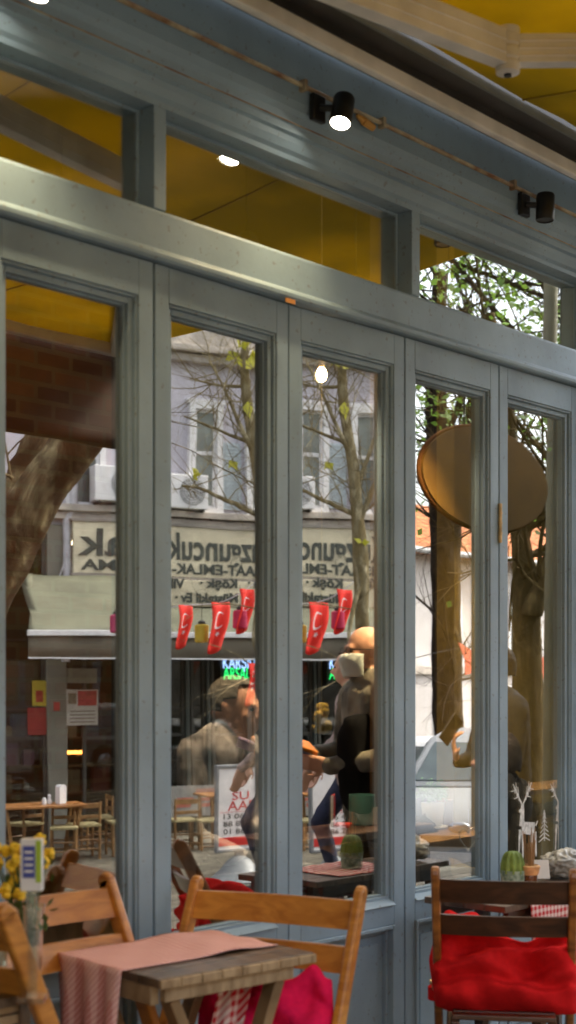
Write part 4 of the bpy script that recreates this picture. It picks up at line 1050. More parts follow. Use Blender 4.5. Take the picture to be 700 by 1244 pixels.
# ---- low house with tiled roof
def Bq(u, v, Y): p = on_y(u, v, Y); return Vector((p.x, -p.y, p.z))
hb = thing('tiled_house', 'low pale house with orange tiled roof further along the street', 'building', (0, 0, 0))
BX0, BX1 = sE*0+ (AO+tt*sE).x+.3, 60
ev = Bq(530, 672, 18.2).z; rg = Bq(530, 615, 21.5).z
b = MB(); b.b2((BX0, -24, -1.3), (BX1, -18.2, ev)); b.build('wall', P('pale_house_wall', (.52, .48, .46), .85, .12, .8, .15), hb)
TILE = brick_mat('orange_tiles', (.5, .16, .055), (.62, .24, .09), (.16, .05, .025), 1.0, .3, .34, .035, .8, .9, coord='Object')
b = MB(); b.prism([(-17.7, ev-.05), (-17.7, ev+.06), (-21.5, rg), (-25, ev+.06), (-25, ev-.05)], 'x', BX0-.2, BX1); b.build('roof', TILE, hb)
b = MB(); b.tube([(BX0-.2, -17.62, ev-.03), (BX1, -17.62, ev-.03)], .08, 8); b.build('gutter', P('gutter_zinc', (.3, .3, .3), .5), hb, smooth=True)
for k in range(7):
    x = BX0+1.6+3.4*k
    for z0, z1 in ((ev-2.6, ev-.9), (ev-5.2, ev-3.5)):
        b = MB(); b.ring(x, x+1.1, z0, z1, .1, -18.2, -18.13); b.b2((x+.5, -18.2, z0+.1), (x+.6, -18.14, z1-.1)); f = b.build('window', WHITEP, hb)
        b = MB(); b.b2((x+.101, -18.19, z0+.101), (x+.499, -18.17, z1-.101)); b.b2((x+.601, -18.19, z0+.101), (x+.999, -18.17, z1-.101)); b.build('pane', DKGL, f)
b = MB(); b.b2((BX0, -18.2, ev-3.1), (BX1, -18.08, ev-2.9)); b.build('string_course', STONEB, hb)
# ---- garden wall running on beyond and a further house, so the street closes
fh = thing('far_house', 'pale distant house closing the street', 'building', (0, 0, 0))
b = MB(); b.b2((62, -60, -1.3), (64, 6, 6)); b.build('wall', P('far_wall', (.45, .43, .4), .85, .12, .5), fh)
b = MB(); b.prism([(61.4, 5.9), (61.4, 6.1), (66, 8.2), (70, 6.1), (70, 5.9)], 'y', -60, 6); b.build('roof', TILE, fh)
lh = thing('left_house', 'brown shop house left of the leaning plane tree', 'building', (0, 0, 0))
q = AO+tt*(-6.2)
b = MB(); b.b2((-40, q.y-8, -1.3), (q.x, q.y-.6, 8)); b.build('wall', P('left_house_wall', (.3, .22, .16), .85, .2, 1), lh)
for k in range(5):
    x = q.x-1.5-1.9*k
    for z in (2.0, 4.6):
        b = MB(); b.ring(x, x+1.2, z, z+1.7, .09, q.y-.6, q.y-.52); b.b2((x+.09, q.y-.59, z+.9), (x+1.11, q.y-.53, z+.98)); f = b.build('window', P('orange_brown_frame', (.35, .14, .04), .6), lh)
        b = MB(); b.b2((x+.091, q.y-.585, z+.091), (x+1.109, q.y-.57, z+1.609)); b.build('pane', GREYGL, f)

# ------------------------------------------------------------------ trees
def bark(name, c1, c2, sc_=7, cell=6):
    m, nt = newmat(name); L = nt.links
    out = N(nt, 'ShaderNodeOutputMaterial'); s = N(nt, 'ShaderNodeBsdfPrincipled'); s.inputs['Roughness'].default_value = .95; s.inputs['Specular IOR Level'].default_value = .15
    tc = N(nt, 'ShaderNodeTexCoord'); mp = N(nt, 'ShaderNodeMapping'); mp.inputs['Scale'].default_value = (1, 1, .4); L.new(tc.outputs['Object'], mp.inputs[0])
    n1 = N(nt, 'ShaderNodeTexNoise'); n1.inputs['Scale'].default_value = sc_; n1.inputs['Detail'].default_value = 12; n1.inputs['Roughness'].default_value = .7; n1.inputs['Distortion'].default_value = .8
    n2 = N(nt, 'ShaderNodeTexVoronoi'); n2.feature = 'SMOOTH_F1'; n2.inputs['Scale'].default_value = cell*2.5
    n3 = N(nt, 'ShaderNodeTexNoise'); n3.inputs['Scale'].default_value = sc_*5; n3.inputs['Detail'].default_value = 6
    ds = N(nt, 'ShaderNodeMixRGB'); ds.inputs[0].default_value = .12; L.new(mp.outputs[0], ds.inputs[1]); L.new(n1.outputs['Color'], ds.inputs[2])
    for q in (n1, n3): L.new(mp.outputs[0], q.inputs['Vector'])
    L.new(ds.outputs[0], n2.inputs['Vector'])
    ad = N(nt, 'ShaderNodeMath', operation='MULTIPLY_ADD'); ad.inputs[1].default_value = .55; L.new(n2.outputs['Distance'], ad.inputs[0]); L.new(n1.outputs['Fac'], ad.inputs[2])
    cr = N(nt, 'ShaderNodeValToRGB'); cr.color_ramp.elements[0].position = .5; cr.color_ramp.elements[1].position = .82
    cr.color_ramp.elements[0].color = (*c2, 1); cr.color_ramp.elements[1].color = (*c1, 1); e_ = cr.color_ramp.elements.new(.66); e_.color = (*[(x*.6+y*.4)*.8 for x, y in zip(c1, c2)], 1)
    L.new(ad.outputs[0], cr.inputs[0])
    mx = N(nt, 'ShaderNodeMixRGB'); mx.blend_type = 'OVERLAY'; mx.inputs[0].default_value = .55; L.new(cr.outputs[0], mx.inputs[1]); L.new(n3.outputs['Fac'], mx.inputs[2]); L.new(mx.outputs[0], s.inputs['Base Color'])
    bp = N(nt, 'ShaderNodeBump'); bp.inputs['Strength'].default_value = 1; bp.inputs['Distance'].default_value = .05; bp.invert = True; L.new(ad.outputs[0], bp.inputs['Height']); L.new(bp.outputs[0], s.inputs['Normal'])
    L.new(s.outputs[0], out.inputs[0]); return m
BK1 = bark('plane_bark', (.05, .032, .015), (.36, .28, .15), 4, 5)
BK2 = bark('pale_bark', (.2, .15, .07), (.5, .42, .26), 5)
BK3 = bark('dark_bark', (.018, .012, .008), (.07, .047, .028), 8)
def subdiv(pts, rs, n=6, wob=0.0, rnd=random):
    P_ = [Vector(p) for p in pts]; out, ro = [], []
    for i in range(len(P_)-1):
        p0 = P_[max(i-1, 0)]; p1 = P_[i]; p2 = P_[i+1]; p3 = P_[min(i+2, len(P_)-1)]
        for j in range(n):
            t = j/n; t2, t3 = t*t, t*t*t
            q = .5*((2*p1)+(p2-p0)*t+(2*p0-5*p1+4*p2-p3)*t2+(3*p1-p0-3*p2+p3)*t3)
            r = rs[i]+(rs[i+1]-rs[i])*t
            out.append(q+Vector((rnd.uniform(-1, 1), rnd.uniform(-1, 1), rnd.uniform(-1, 1)))*wob*r); ro.append(r)
    out.append(P_[-1]); ro.append(rs[-1]); return out, ro
def twigs(mb, p, d, L, r, depth, rnd, tips, spread=.8, up=.15):
    n = 4; pts = [p]; rs = [r]; dd = d.normalized()
    for i in range(n):
        dd = (dd+Vector((rnd.uniform(-1, 1), rnd.uniform(-1, 1), rnd.uniform(-1, 1)+up))*.22).normalized(); pts.append(pts[-1]+dd*L/n); rs.append(r*(1-.6*(i+1)/n))
    mb.tube(pts, rs, 5 if depth > 1 else 4, cap=False)
    tips.append(pts[-1])
    if depth > 0:
        for k in range(rnd.choice([2, 3, 3])):
            i = rnd.randint(1, n); nd = (dd+Vector((rnd.uniform(-1, 1), rnd.uniform(-1, 1), rnd.uniform(-1, 1)))*spread).normalized()
            twigs(mb, pts[i], nd, L*rnd.uniform(.5, .8), rs[i]*.7, depth-1, rnd, tips, spread, up)
def tree(label, k, Z, trunk, limbs, mat, seed, leafmat=None, nleaf=0, leafs=.05, crownpts=None, tw=(.9, .012, 2), ntw=14, jit=.06, zmin=0):
    rnd = random.Random(seed)
    w0 = [R(u, v, Z+dz, k) for (u, v, r, dz) in trunk]; base = w0[0].copy(); base.z = gz(base.y)-.05
    t = thing('street_tree', label, 'tree', (base.x, base.y, base.z), 0, 'trees along the street')
    pts = [base]+w0; rs = [trunk[0][2]*1.3]+[q[2] for q in trunk]
    pp_, rr_ = subdiv(pts, rs, 22, 0, rnd); b = MB(); b.tube(pp_, rr_, 26, jit=.012)
    cen = [(p, r) for p, r in zip(pp_, rr_)]
    for i_, v in enumerate(b.v):
        c0_, r0_ = cen[min(i_//26, len(cen)-1)]; d_ = (v-c0_); q_ = v*1.0
        v += d_*(.16*mnoise.noise(q_*1.3)+.07*mnoise.noise(Vector((q_.x*9, q_.y*9, q_.z*3.5))))
    tr = b.build('trunk', mat, t, world=True, smooth='all')
    pp_, rr_ = pp_[::3], rr_[::3]
    tips = []
    b2 = MB()
    starts = []
    for lm in limbs:
        lp = [R(u, v, Z+dz, k) for (u, v, r, dz) in lm]; lr = [q[2] for q in lm]; a, c = subdiv(lp, lr, 5, .2, rnd); b2.tube(a, c, 10, jit=jit)
        for i in range(3, len(a), 3): starts.append((a[i], c[i]))
    for i in range(len(pp_)//2, len(pp_), 3): starts.append((pp_[i], rr_[i]))
    for i in range(ntw):
        p, r = starts[i % len(starts)] if starts else (pts[-1], .05)
        d = Vector((rnd.uniform(-1, 1), rnd.uniform(-.6, .6), rnd.uniform(-.3, 1)))
        twigs(b2, p, d, tw[0]*rnd.uniform(.6, 1.3), min(tw[1], r*.8), tw[2], rnd, tips)
    b2.build('branches', mat, t, world=True, smooth='all')
    if nleaf:
        c = MB(); src = crownpts or tips
        for i in range(nleaf):
            q = rnd.choice(src)
            o_ = Vector((rnd.gauss(0, .2), rnd.gauss(0, .2), rnd.gauss(0, .16))) if nleaf > 100 else Vector((0, 0, 0))
            v = Vector((rnd.gauss(0, 1), rnd.gauss(0, 1), rnd.gauss(-.3, .8))).normalized()*leafs*rnd.uniform(.6, 1.4); w2 = v.cross(Vector((rnd.gauss(0, 1), .5, .9))).normalized()*v.length*.38
            a = q+o_
            vv = a.copy(); vv.y = .09-a.y-.09; vv = vv-CAM; zz = vv.dot(FW)
            if nleaf > 100 and (350+F*vv.dot(RT)/zz < 498 or a.z < zmin+rnd.gauss(0, .35)): continue
            c.add([a, a+v*.45+w2, a+v, a+v*.45-w2], [(0, 1, 2, 3)])
        c.build('crown', leafmat, t, world=True, fixn=False)
    return t, tips
YLEAF = P('yellow_green_leaf', (.5, .48, .03), .6, .2, 3, trans=.3)
GLEAF = P('green_leaf', (.05, .1, .015), .6, .3, 1.5, trans=.4, col2=(.14, .24, .03))
tree('thick leaning plane tree trunk with patchy bark in front of the awning', 1, 9,
     [(-130, 1000, .27, 0), (-85, 880, .21, 0), (-32, 745, .19, 0), (8, 670, .18, 0), (42, 610, .17, 0), (82, 552, .165, 0), (140, 470, .155, 0), (230, 350, .14, 0)],
     [[(-10, 700, .11, .05), (6, 630, .105, .15), (26, 570, .09, .25), (58, 510, .08, .3), (100, 430, .07, .3)]], BK1, 3, ntw=6, jit=.09)
tree('slender pale bare tree with a few yellow leaves before the lilac wall', 2, 16.6,
     [(331, 1030, 0.090, 0), (327, 900, 0.086, 0), (322, 780, 0.082, 0), (320, 680, 0.078, 0), (314, 590, 0.070, 0), (301, 500, 0.062, 0), (296, 440, 0.051, 0), (300, 390, 0.047, 0), (295, 300, 0.035, 0)],
     [[(317, 628, 0.035, 0), (284, 612, 0.027, .0), (247, 594, 0.019, .1), (223, 590, 0.011, .2)],
      [(310, 560, 0.035, 0), (293, 520, 0.023, -.1), (275, 478, 0.017, -.1), (255, 440, 0.011, 0)],
      [(305, 540, 0.027, 0), (271, 525, 0.017, -.1), (224, 505, 0.009, -.2)],
      [(297, 470, 0.023, 0), (264, 468, 0.016, 0), (231, 460, 0.009, 0)],
      [(318, 640, 0.039, 0), (339, 590, 0.031, 0), (357, 560, 0.023, .1), (361, 500, 0.016, .1), (375, 440, 0.012, 0)],
      [(312, 600, 0.031, 0), (335, 545, 0.023, 0), (349, 500, 0.016, 0), (346, 430, 0.009, 0)],
      [(321, 700, 0.031, 0), (307, 770, 0.023, -.3), (321, 825, 0.016, -.3)]],
     BK2, 11, YLEAF, 0, .2, tw=(.85, .008, 3), ntw=80)
lt = [o for o in COL.objects if o.get('label', '').startswith('slender pale bare tree')][0]
b = MB(); rnd = random.Random(77)
for (u, v, s_) in ((299, 489, .2), (303, 441, .17), (284, 428, .16), (292, 422, .15), (283, 561, .12), (239, 569, .12), (236, 577, .10), (311, 425, .14), (305, 433, .16), (322, 660, .1), (288, 436, .12)):
    q = R(u, v, 16.5, 2)
    for k_ in range(3 if s_ > .13 else 2):
        d_ = Vector((rnd.uniform(-1, 1), rnd.uniform(-.4, .4), rnd.uniform(-1, .5))).normalized()*s_; w2 = Vector((-d_.z, .15*s_, d_.x))*.42
        b.add([q, q+d_*.35+w2, q+d_*.6+w2*.5, q+d_, q+d_*.6-w2*.5, q+d_*.35-w2], [(0, 1, 2, 3, 4, 5)])
b.build('crown', YLEAF, lt, world=True, fixn=False)
crown3 = []
tree('dark double stemmed tree trunk behind the parked white cars', 4, 21,
     [(545, 890, 0.210, 0), (543, 780, 0.210, 0), (540, 680, 0.196, 0), (536, 600, 0.182, 0), (530, 500, 0.168, 0), (534, 420, 0.140, 0), (540, 330, 0.112, 0)],
     [[(553, 890, 0.098, -.1), (553, 780, 0.091, -.1), (551, 690, 0.084, -.1), (556, 600, 0.077, 0), (572, 500, 0.070, 0), (590, 400, 0.056, 0)],
      [(536, 540, 0.084, 0), (560, 480, 0.056, .2), (575, 400, 0.042, .3)]],
     BK3, 21, GLEAF, 3600, .10, tw=(2.0, .025, 3), ntw=40, zmin=5.0)
tree('forked tan tree trunk with leafy crown seen in the rightmost pane', 4, 11.5,
     [(640, 960, 0.128, 0), (641, 860, 0.123, 0), (640, 780, 0.119, 0), (640, 735, 0.111, 0), (634, 660, 0.076, 0), (625, 600, 0.064, 0), (618, 500, 0.051, 0), (600, 380, 0.043, 0)],
     [[(643, 745, 0.085, -.1), (664, 700, 0.076, -.1), (684, 650, 0.068, 0), (700, 600, 0.060, 0), (715, 500, 0.043, 0)],
      [(630, 672, 0.043, 0), (648, 635, 0.041, 0), (675, 618, 0.038, 0), (705, 610, 0.034, 0)],
      [(637, 680, 0.025, 0), (662, 665, 0.024, .2), (692, 655, 0.020, .3)]],
     bark('tan_bark', (.07, .05, .02), (.17, .12, .05), 6), 31, GLEAF, 3000, .065, tw=(1.4, .02, 3), ntw=40, zmin=3.2)
# high canopy tree whose branches fill the third transom
rs_ = random.Random(5)
tree('tall leafy tree whose high branches fill the right transom pane', 4, 17,
     [(705, 900, .18, 0), (712, 700, .17, 0), (716, 500, .15, 0), (712, 380, .12, 0), (700, 280, .09, 0), (690, 180, .06, 0)],
     [[(714, 520, .06, 0), (650, 430, .045, 0), (590, 360, .03, .3), (530, 280, .02, .3)], [(714, 430, .05, 0), (670, 360, .04, -.3), (640, 300, .03, -.3), (600, 220, .02, 0)],
      [(716, 560, .05, 0), (640, 470, .04, 1), (560, 400, .03, 1), (505, 350, .02, 1)], [(712, 380, .04, 0), (640, 350, .03, .5), (560, 320, .025, .5), (505, 290, .015, .5)],
      [(712, 600, .05, 0), (620, 430, .035, .6), (560, 370, .02, .6)]],
     BK3, 41, GLEAF, 5200, .085, tw=(1.8, .014, 3), ntw=70, zmin=4.6)
# grey pole in the rightmost pane
p0 = R(668, 900, 9.4, 4); b = MB(); b.tube([(p0.x, p0.y, gz(p0.y)), (p0.x+.02, p0.y, 2), (p0.x+.12, p0.y, 5.5)], [.055, .05, .045], 12)
tag(b.build('street_pole', P('olive_pole', (.15, .14, .08), .6, .15), smooth=True), 'thin olive street pole right of the forked tree', 'pole')
# round hanging sign board
pc = R(590, 583, 7.4, 4)
rs = thing('round_sign', 'round mustard hanging sign board seen edgewise through two right panes', 'sign', pc, math.radians(0))
b = MB(); r = .40
b.tube([(0, -.02, 0), (0, .02, 0)], r, 48); b.v = [Vector((q.x*1.45, q.y, q.z*.66)) for q in b.v]; d_ = b.build('disc', P('mustard_board', (.17, .085, .006), .6, .2, 3, .1), rs, smooth=True)
b = MB(); b.tube([((r+.005)*math.cos(a)*1.45, 0, (r+.005)*math.sin(a)*.66) for a in [i*2*PI/48 for i in range(49)]], .012, 8, cap=False); b.build('rim', P('brown_rim', (.12, .05, .015), .9, spec=.1), rs, smooth='all')
b = MB(); b.tube([(-.2, 0, .24), (-.2, 0, 3.3-pc.z)], .006, 6); b.tube([(.2, 0, .24), (.2, 0, 3.3-pc.z)], .006, 6); b.build('hanger', DARKM, rs)

# ------------------------------------------------------------------ flags, lanterns
FLAGR = P('flag_red', (.85, .03, .015), .7, .1, 5, trans=.3)
def flag(u, v0, v1, w_, k, Z, lean, label, fold=.5):
    p = R(u, v0, Z, k); q = R(u+lean, v1, Z, k)
    H = p.z-q.z; dx = q.x-p.x
    t = thing('flag', label, 'flag', p, 0, 'red crescent flags on the string')
    n, mm = 14, 10; b = MB(); vs = []
    def S(a, c): return Vector(((a-.5)*w_*(1-.15*c)+dx*c, .045*math.sin(a*7+c*3)*fold+.02*math.sin(c*5), -H*c-.03*math.sin(a*5)*c))
    for i in range(n+1):
        for j in range(mm+1): vs.append(S(i/n, j/mm))
    b.add(vs, [(i*(mm+1)+j, i*(mm+1)+j+1, (i+1)*(mm+1)+j+1, (i+1)*(mm+1)+j) for i in range(n) for j in range(mm)])
    f = b.build('cloth', FLAGR, t, smooth='all', fixn=False); m = f.modifiers.new('t', 'SOLIDIFY'); m.thickness = .004
    # crescent and star on both faces, following the cloth
    b = MB()
    for s in (-1, 1):
        pts = []
        for i in range(25):
            a0 = math.radians(40+280*i/24); pts.append((.5+.30*math.cos(a0), .35+.17*math.sin(a0)))
        inn = []
        for i in range(25):
            a0 = math.radians(52+256*i/24); inn.append((.56+.24*math.cos(a0), .35+.135*math.sin(a0)))
        vs = [S(*x)+Vector((0, s*.006, 0)) for x in pts]+[S(*x)+Vector((0, s*.006, 0)) for x in inn]
        b.add(vs, [(i, i+1, 25+i+1, 25+i) for i in range(24)])
        st = []
        for i in range(10):
            rr = .11 if i % 2 == 0 else .045; a0 = PI/2+i*PI/5; st.append((.55+rr*math.cos(a0), .62+rr*.6*math.sin(a0)))
        vs = [S(.55, .62)+Vector((0, s*.006, 0))]+[S(*x)+Vector((0, s*.006, 0)) for x in st]; b.add(vs, [(0, i+1, (i+1) % 10+1) for i in range(10)])
    b.build('crescent_and_star', WHITEP, f, fixn=False)
    return p
f1 = flag(225, 735, 786, .24, 2, 17.4, -8, 'red crescent flag hanging leftmost of the string')
f2 = flag(267, 732, 792, .30, 2, 17.2, -10, 'red crescent flag hanging between the yellow and pink lanterns')
f3 = flag(299, 716, 768, .25, 2, 17.0, -12, 'crumpled red crescent flag nearest the slender tree')
f4_ = flag(307, 806, 855, .2, 2, 16.2, -6, 'narrow red crescent flag hanging low beside the slender tree')
b = MB(); ends = [R(205, 738, 17.6, 2)]+[f1, f2, f3]+[R(330, 690, 17, 2)]; q, rr = subdiv(ends, [.006]*len(ends), 5); b.tube(q, rr, 4); tag(b.build('flag_string', WHITEP), 'thin white string carrying the red flags', 'string')
def lantern(u, v, k, Z, col, label, w_=.085, h_=.22):
    p = R(u, v, Z, k); t = thing('paper_lantern', label, 'lantern', p, 0, 'paper lanterns on the string')
    m = P('lantern_paper', col, .6, .08, trans=.4)
    b = MB(); b.lathe([(w_*.7, -h_/2), (w_, -h_/2+.015), (w_*1.02, 0), (w_, h_/2-.015), (w_*.7, h_/2)], n=20); b.build('shade', m, t, smooth=True)
    b = MB(); b.lathe([(w_*.5, h_/2), (w_*.55, h_/2+.03), (.02, h_/2+.05)], n=12); b.tube([(0, 0, h_/2+.05), (0, 0, h_/2+.3)], .004, 4); b.build('cap_and_cord', DARKM, t)
lantern(246, 769, 2, 17.2, (.62, .48, .06), 'yellow paper lantern between two red flags')
lantern(291, 753, 2, 17.0, (.7, .05, .14), 'pink paper lantern right of the middle flag')
lantern(141, 758, 1, 17.0, (.6, .1, .22), 'pink paper lantern below the sign in the first pane')
# bunting near the tiled house: small orange red pennants
for (u, v, s_, lab) in ((571, 790, .5, 'orange pennant star behind the dark tree trunk'), (570, 806, .3, 'small pinkish paper flag below the pennant star'), (650, 797, .3, 'orange paper flag right of the forked tree'), (658, 812, .35, 'orange paper flag beside the pole')):
    p = R(u, v, 19, 4); b = MB()
    if s_ == .5: b.prism([(-.28, .1), (.0, .0), (.25, .16), (.3, -.1), (.1, -.22), (-.15, -.12)], 'y', -.006, .006)
    else: b.prism([(-.13, .15), (.13, .15), (.13, -.13), (-.11, -.15)], 'y', -.006, .006)
    o = b.build('paper_pennant', P('orange_pennant', (.65, .13, .06), .7, .1)); o.location = p; tag(o, lab, 'pennant', 'orange paper pennants on the string')
ends = [R(500, 800, 19, 4), R(571, 786, 19, 4), R(650, 791, 19, 4), R(720, 770, 19, 4)]; q, rr = subdiv(ends, [.006]*4, 5); b = MB(); b.tube(q, rr, 4); tag(b.build('pennant_string', DARKM), 'thin dark string carrying the orange pennants', 'string')

# ------------------------------------------------------------------ pavement across, its tables and chairs
def ARx(off): return AO+an*off
PV = MB(); zp = -1.05+.10
q0, q1 = AO+tt*(-9), AO+tt*(sE+2)
w4 = [q0+an*3.6, q1+an*3.6, q1-an*.2, q0-an*.2]
PV.add([Vector((p.x, p.y, zp)) for p in w4]+[Vector((p.x, p.y, zp-.4)) for p in w4], [(0, 1, 2, 3), (0, 4, 5, 1), (1, 5, 6, 2), (3, 7, 4, 0)])
tag(PV.build('far_pavement', P('pavement_concrete', (.10, .09, .07), .95, .3, 1.2, .3, spec=.1)), kind='structure')
STW = wood('stool_wood', (.2, .1, .03), (.38, .2, .07), .5)
STRAW = P('straw_seat', (.3, .25, .12), .8, .2, 30, .3)
def street_chair(pos, rz, label, proto=[None]):
    if proto[0] is None:
        t = thing('straw_chair', label, 'chair', pos, rz, 'straw seated chairs on the far pavement')
        for x in (-.17, .17):
            for y in (-.17, .17):
                b = MB(); b.tube([(x, y, 0), (x, y, .45 if y > 0 else .76)], .018, 8); b.build('leg', STW, t, smooth=True)
        b = MB(); b.b2((-.19, -.19, .425), (.19, .19, .465)); b.build('seat', STRAW, t, bevel=.01)
        b = MB(); b.b2((-.17, -.18, .68), (.17, -.16, .75)); b.b2((-.17, -.18, .54), (.17, -.165, .59)); b.build('back_slat', STW, t, bevel=.004)
        b = MB()
        for z in (.14, .26): b.tube([(-.17, -.17, z), (.17, -.17, z)], .011, 6); b.tube([(-.17, .17, z), (.17, .17, z)], .011, 6); b.tube([(-.17, -.17, z-.04), (-.17, .17, z-.04)], .011, 6); b.tube([(.17, -.17, z-.04), (.17, .17, z-.04)], .011, 6)
        b.build('stretcher', STW, t, smooth=True); proto[0] = t; return t
    c = copy_tree(proto[0]); c.location = pos; c.rotation_euler = (0, 0, rz); c['label'] = label; return c
def AP(u, k, off, z=None):
    s, _ = A2(u, 1000, k, off); p = AO+tt*s+an*off; return Vector((p.x, p.y, zp if z is None else z))
street_chair(AP(78, 1, 2.3), ANG+.3, 'straw chair right of the table leg across the street')
street_chair(AP(102, 1, 2.1), ANG+PI, 'straw chair below the napkin holder across the street')
street_chair(AP(118, 1, 1.2), ANG+1.6, 'straw chair behind the others by the dark doorway')
street_chair(AP(148, 1, 2.0), ANG+PI/2, 'straw chair cut off by the first door stile')
street_chair(AP(221, 2, 2.2), ANG+PI, 'straw chair at the left edge of the second pane')
street_chair(AP(252, 2, 2.4), ANG+PI/2, 'straw chair beside the white pavement sign')
street_chair(AP(28, 1, 1.6), ANG+2.6, 'straw chair behind the far left pavement table')
def street_table(pos, label, L=1.1, W_=.6):
    t = thing('street_table', label, 'table', pos, ANG, 'wooden tables on the far pavement')
    b = MB(); b.b2((-L/2, -W_/2, .72), (L/2, W_/2, .75)); b.build('table_top', wood('orange_table', (.35, .14, .04), (.5, .22, .07), .4), t, bevel=.004)
    for x in (-L/2+.08, L/2-.08):
        for y in (-W_/2+.06, W_/2-.06):
            b = MB(); b.bar((x, y, .72), (x*.8, y, 0), .04, .04, up=(0, 1, 0)); b.build('leg', STW, t)
    return t
tq_ = AP(48, 1, 2.1); street_table(tq_, 'orange wooden table with white napkin holder across the street', 1.15)
street_table(AP(262, 2, 1.7), 'small wooden table beside the white pavement sign', .5)
p = tq_+tt*.28; b = MB(); b.b2((-.06, -.05, 0), (.06, .05, .22)); b.prism([(-.06, .22), (.06, .22), (.03, .25), (-.03, .25)], 'y', -.05, .05); o = b.build('napkin_holder', WHITEP, bevel=.004); o.location = (p.x, p.y, zp+.751); tag(o, 'white napkin holder on the orange table across the street', 'napkin holder')
p = tq_+tt*.12; b = MB(); b.lathe([(.03, 0), (.035, .05), (.02, .08), (.025, .11), (.012, .13)], n=10); b.lathe([(.03, 0), (.03, .06), (.015, .09)], (-.09, 0, 0), n=10); o = b.build('salt_shaker', WHITEP, smooth=True); o.location = (p.x, p.y, zp+.751); tag(o, 'small white cruet beside the napkin holder', 'cruet')
# A-board
q = R(291, 1040, 15.4, 2); zA_ = gz(q.y)
ab = thing('pavement_sign', 'white pavement sign with red and black print on a grey domed base', 'sign', (q.x, q.y, zA_), ANG-.1)
b = MB(); b.lathe([(.33, 0), (.33, .03), (.2, .14), (.12, .24), (.06, .28)], n=28); b.build('base', P('grey_plastic_base', (.22, .23, .23), .5, .1), ab, smooth=True)
b = MB(); b.ring(-.30, .30, .33, 1.28, .035, -.03, .03); b.b2((-.05, -.02, .24), (.05, .02, .33)); b.build('sign_frame', P('grey_sign_frame', (.2, .205, .215), .4), ab, bevel=.008)
b = MB(); b.b2((-.265, -.018, .365), (.265, .018, 1.245)); fc_ = b.build('sign_face', P('sign_white', (.72, .68, .68), .5, .04), ab)
RP = P('red_print', (.62, .03, .03), .5); BP = P('black_print', (.04, .04, .04), .5)
b = MB(); b.b2((-.26, .0185, .40), (.26, .021, .49)); b.build('red_band', RP, fc_)
def abt(body, z, size, m, wd_, x=0): o = text(body, size, m, fc_, (x, .0195, z), FR, ext=.001); fit(o, wd_); return o
# lines as they are read in the reflection
def abtm(body, z, size, m, wd_, x=0): o = text(body, size, m, fc_, (x, .0195, z), FR, ext=.001, mirror=True); fit(o, wd_); return o
abtm('AAB', .82, .15, RP, .34, .02); abtm('SU', .93, .13, RP, .2, .0)
for i, (ln) in enumerate(('13 06 40', '88 86 25', '01 86 25')): abtm(ln, .71-.08*i, .08, BP, .4)
b = MB(); b.b2((-.25, .0185, .758), (.25, .02, .762)); b.build('red_line', RP, fc_)

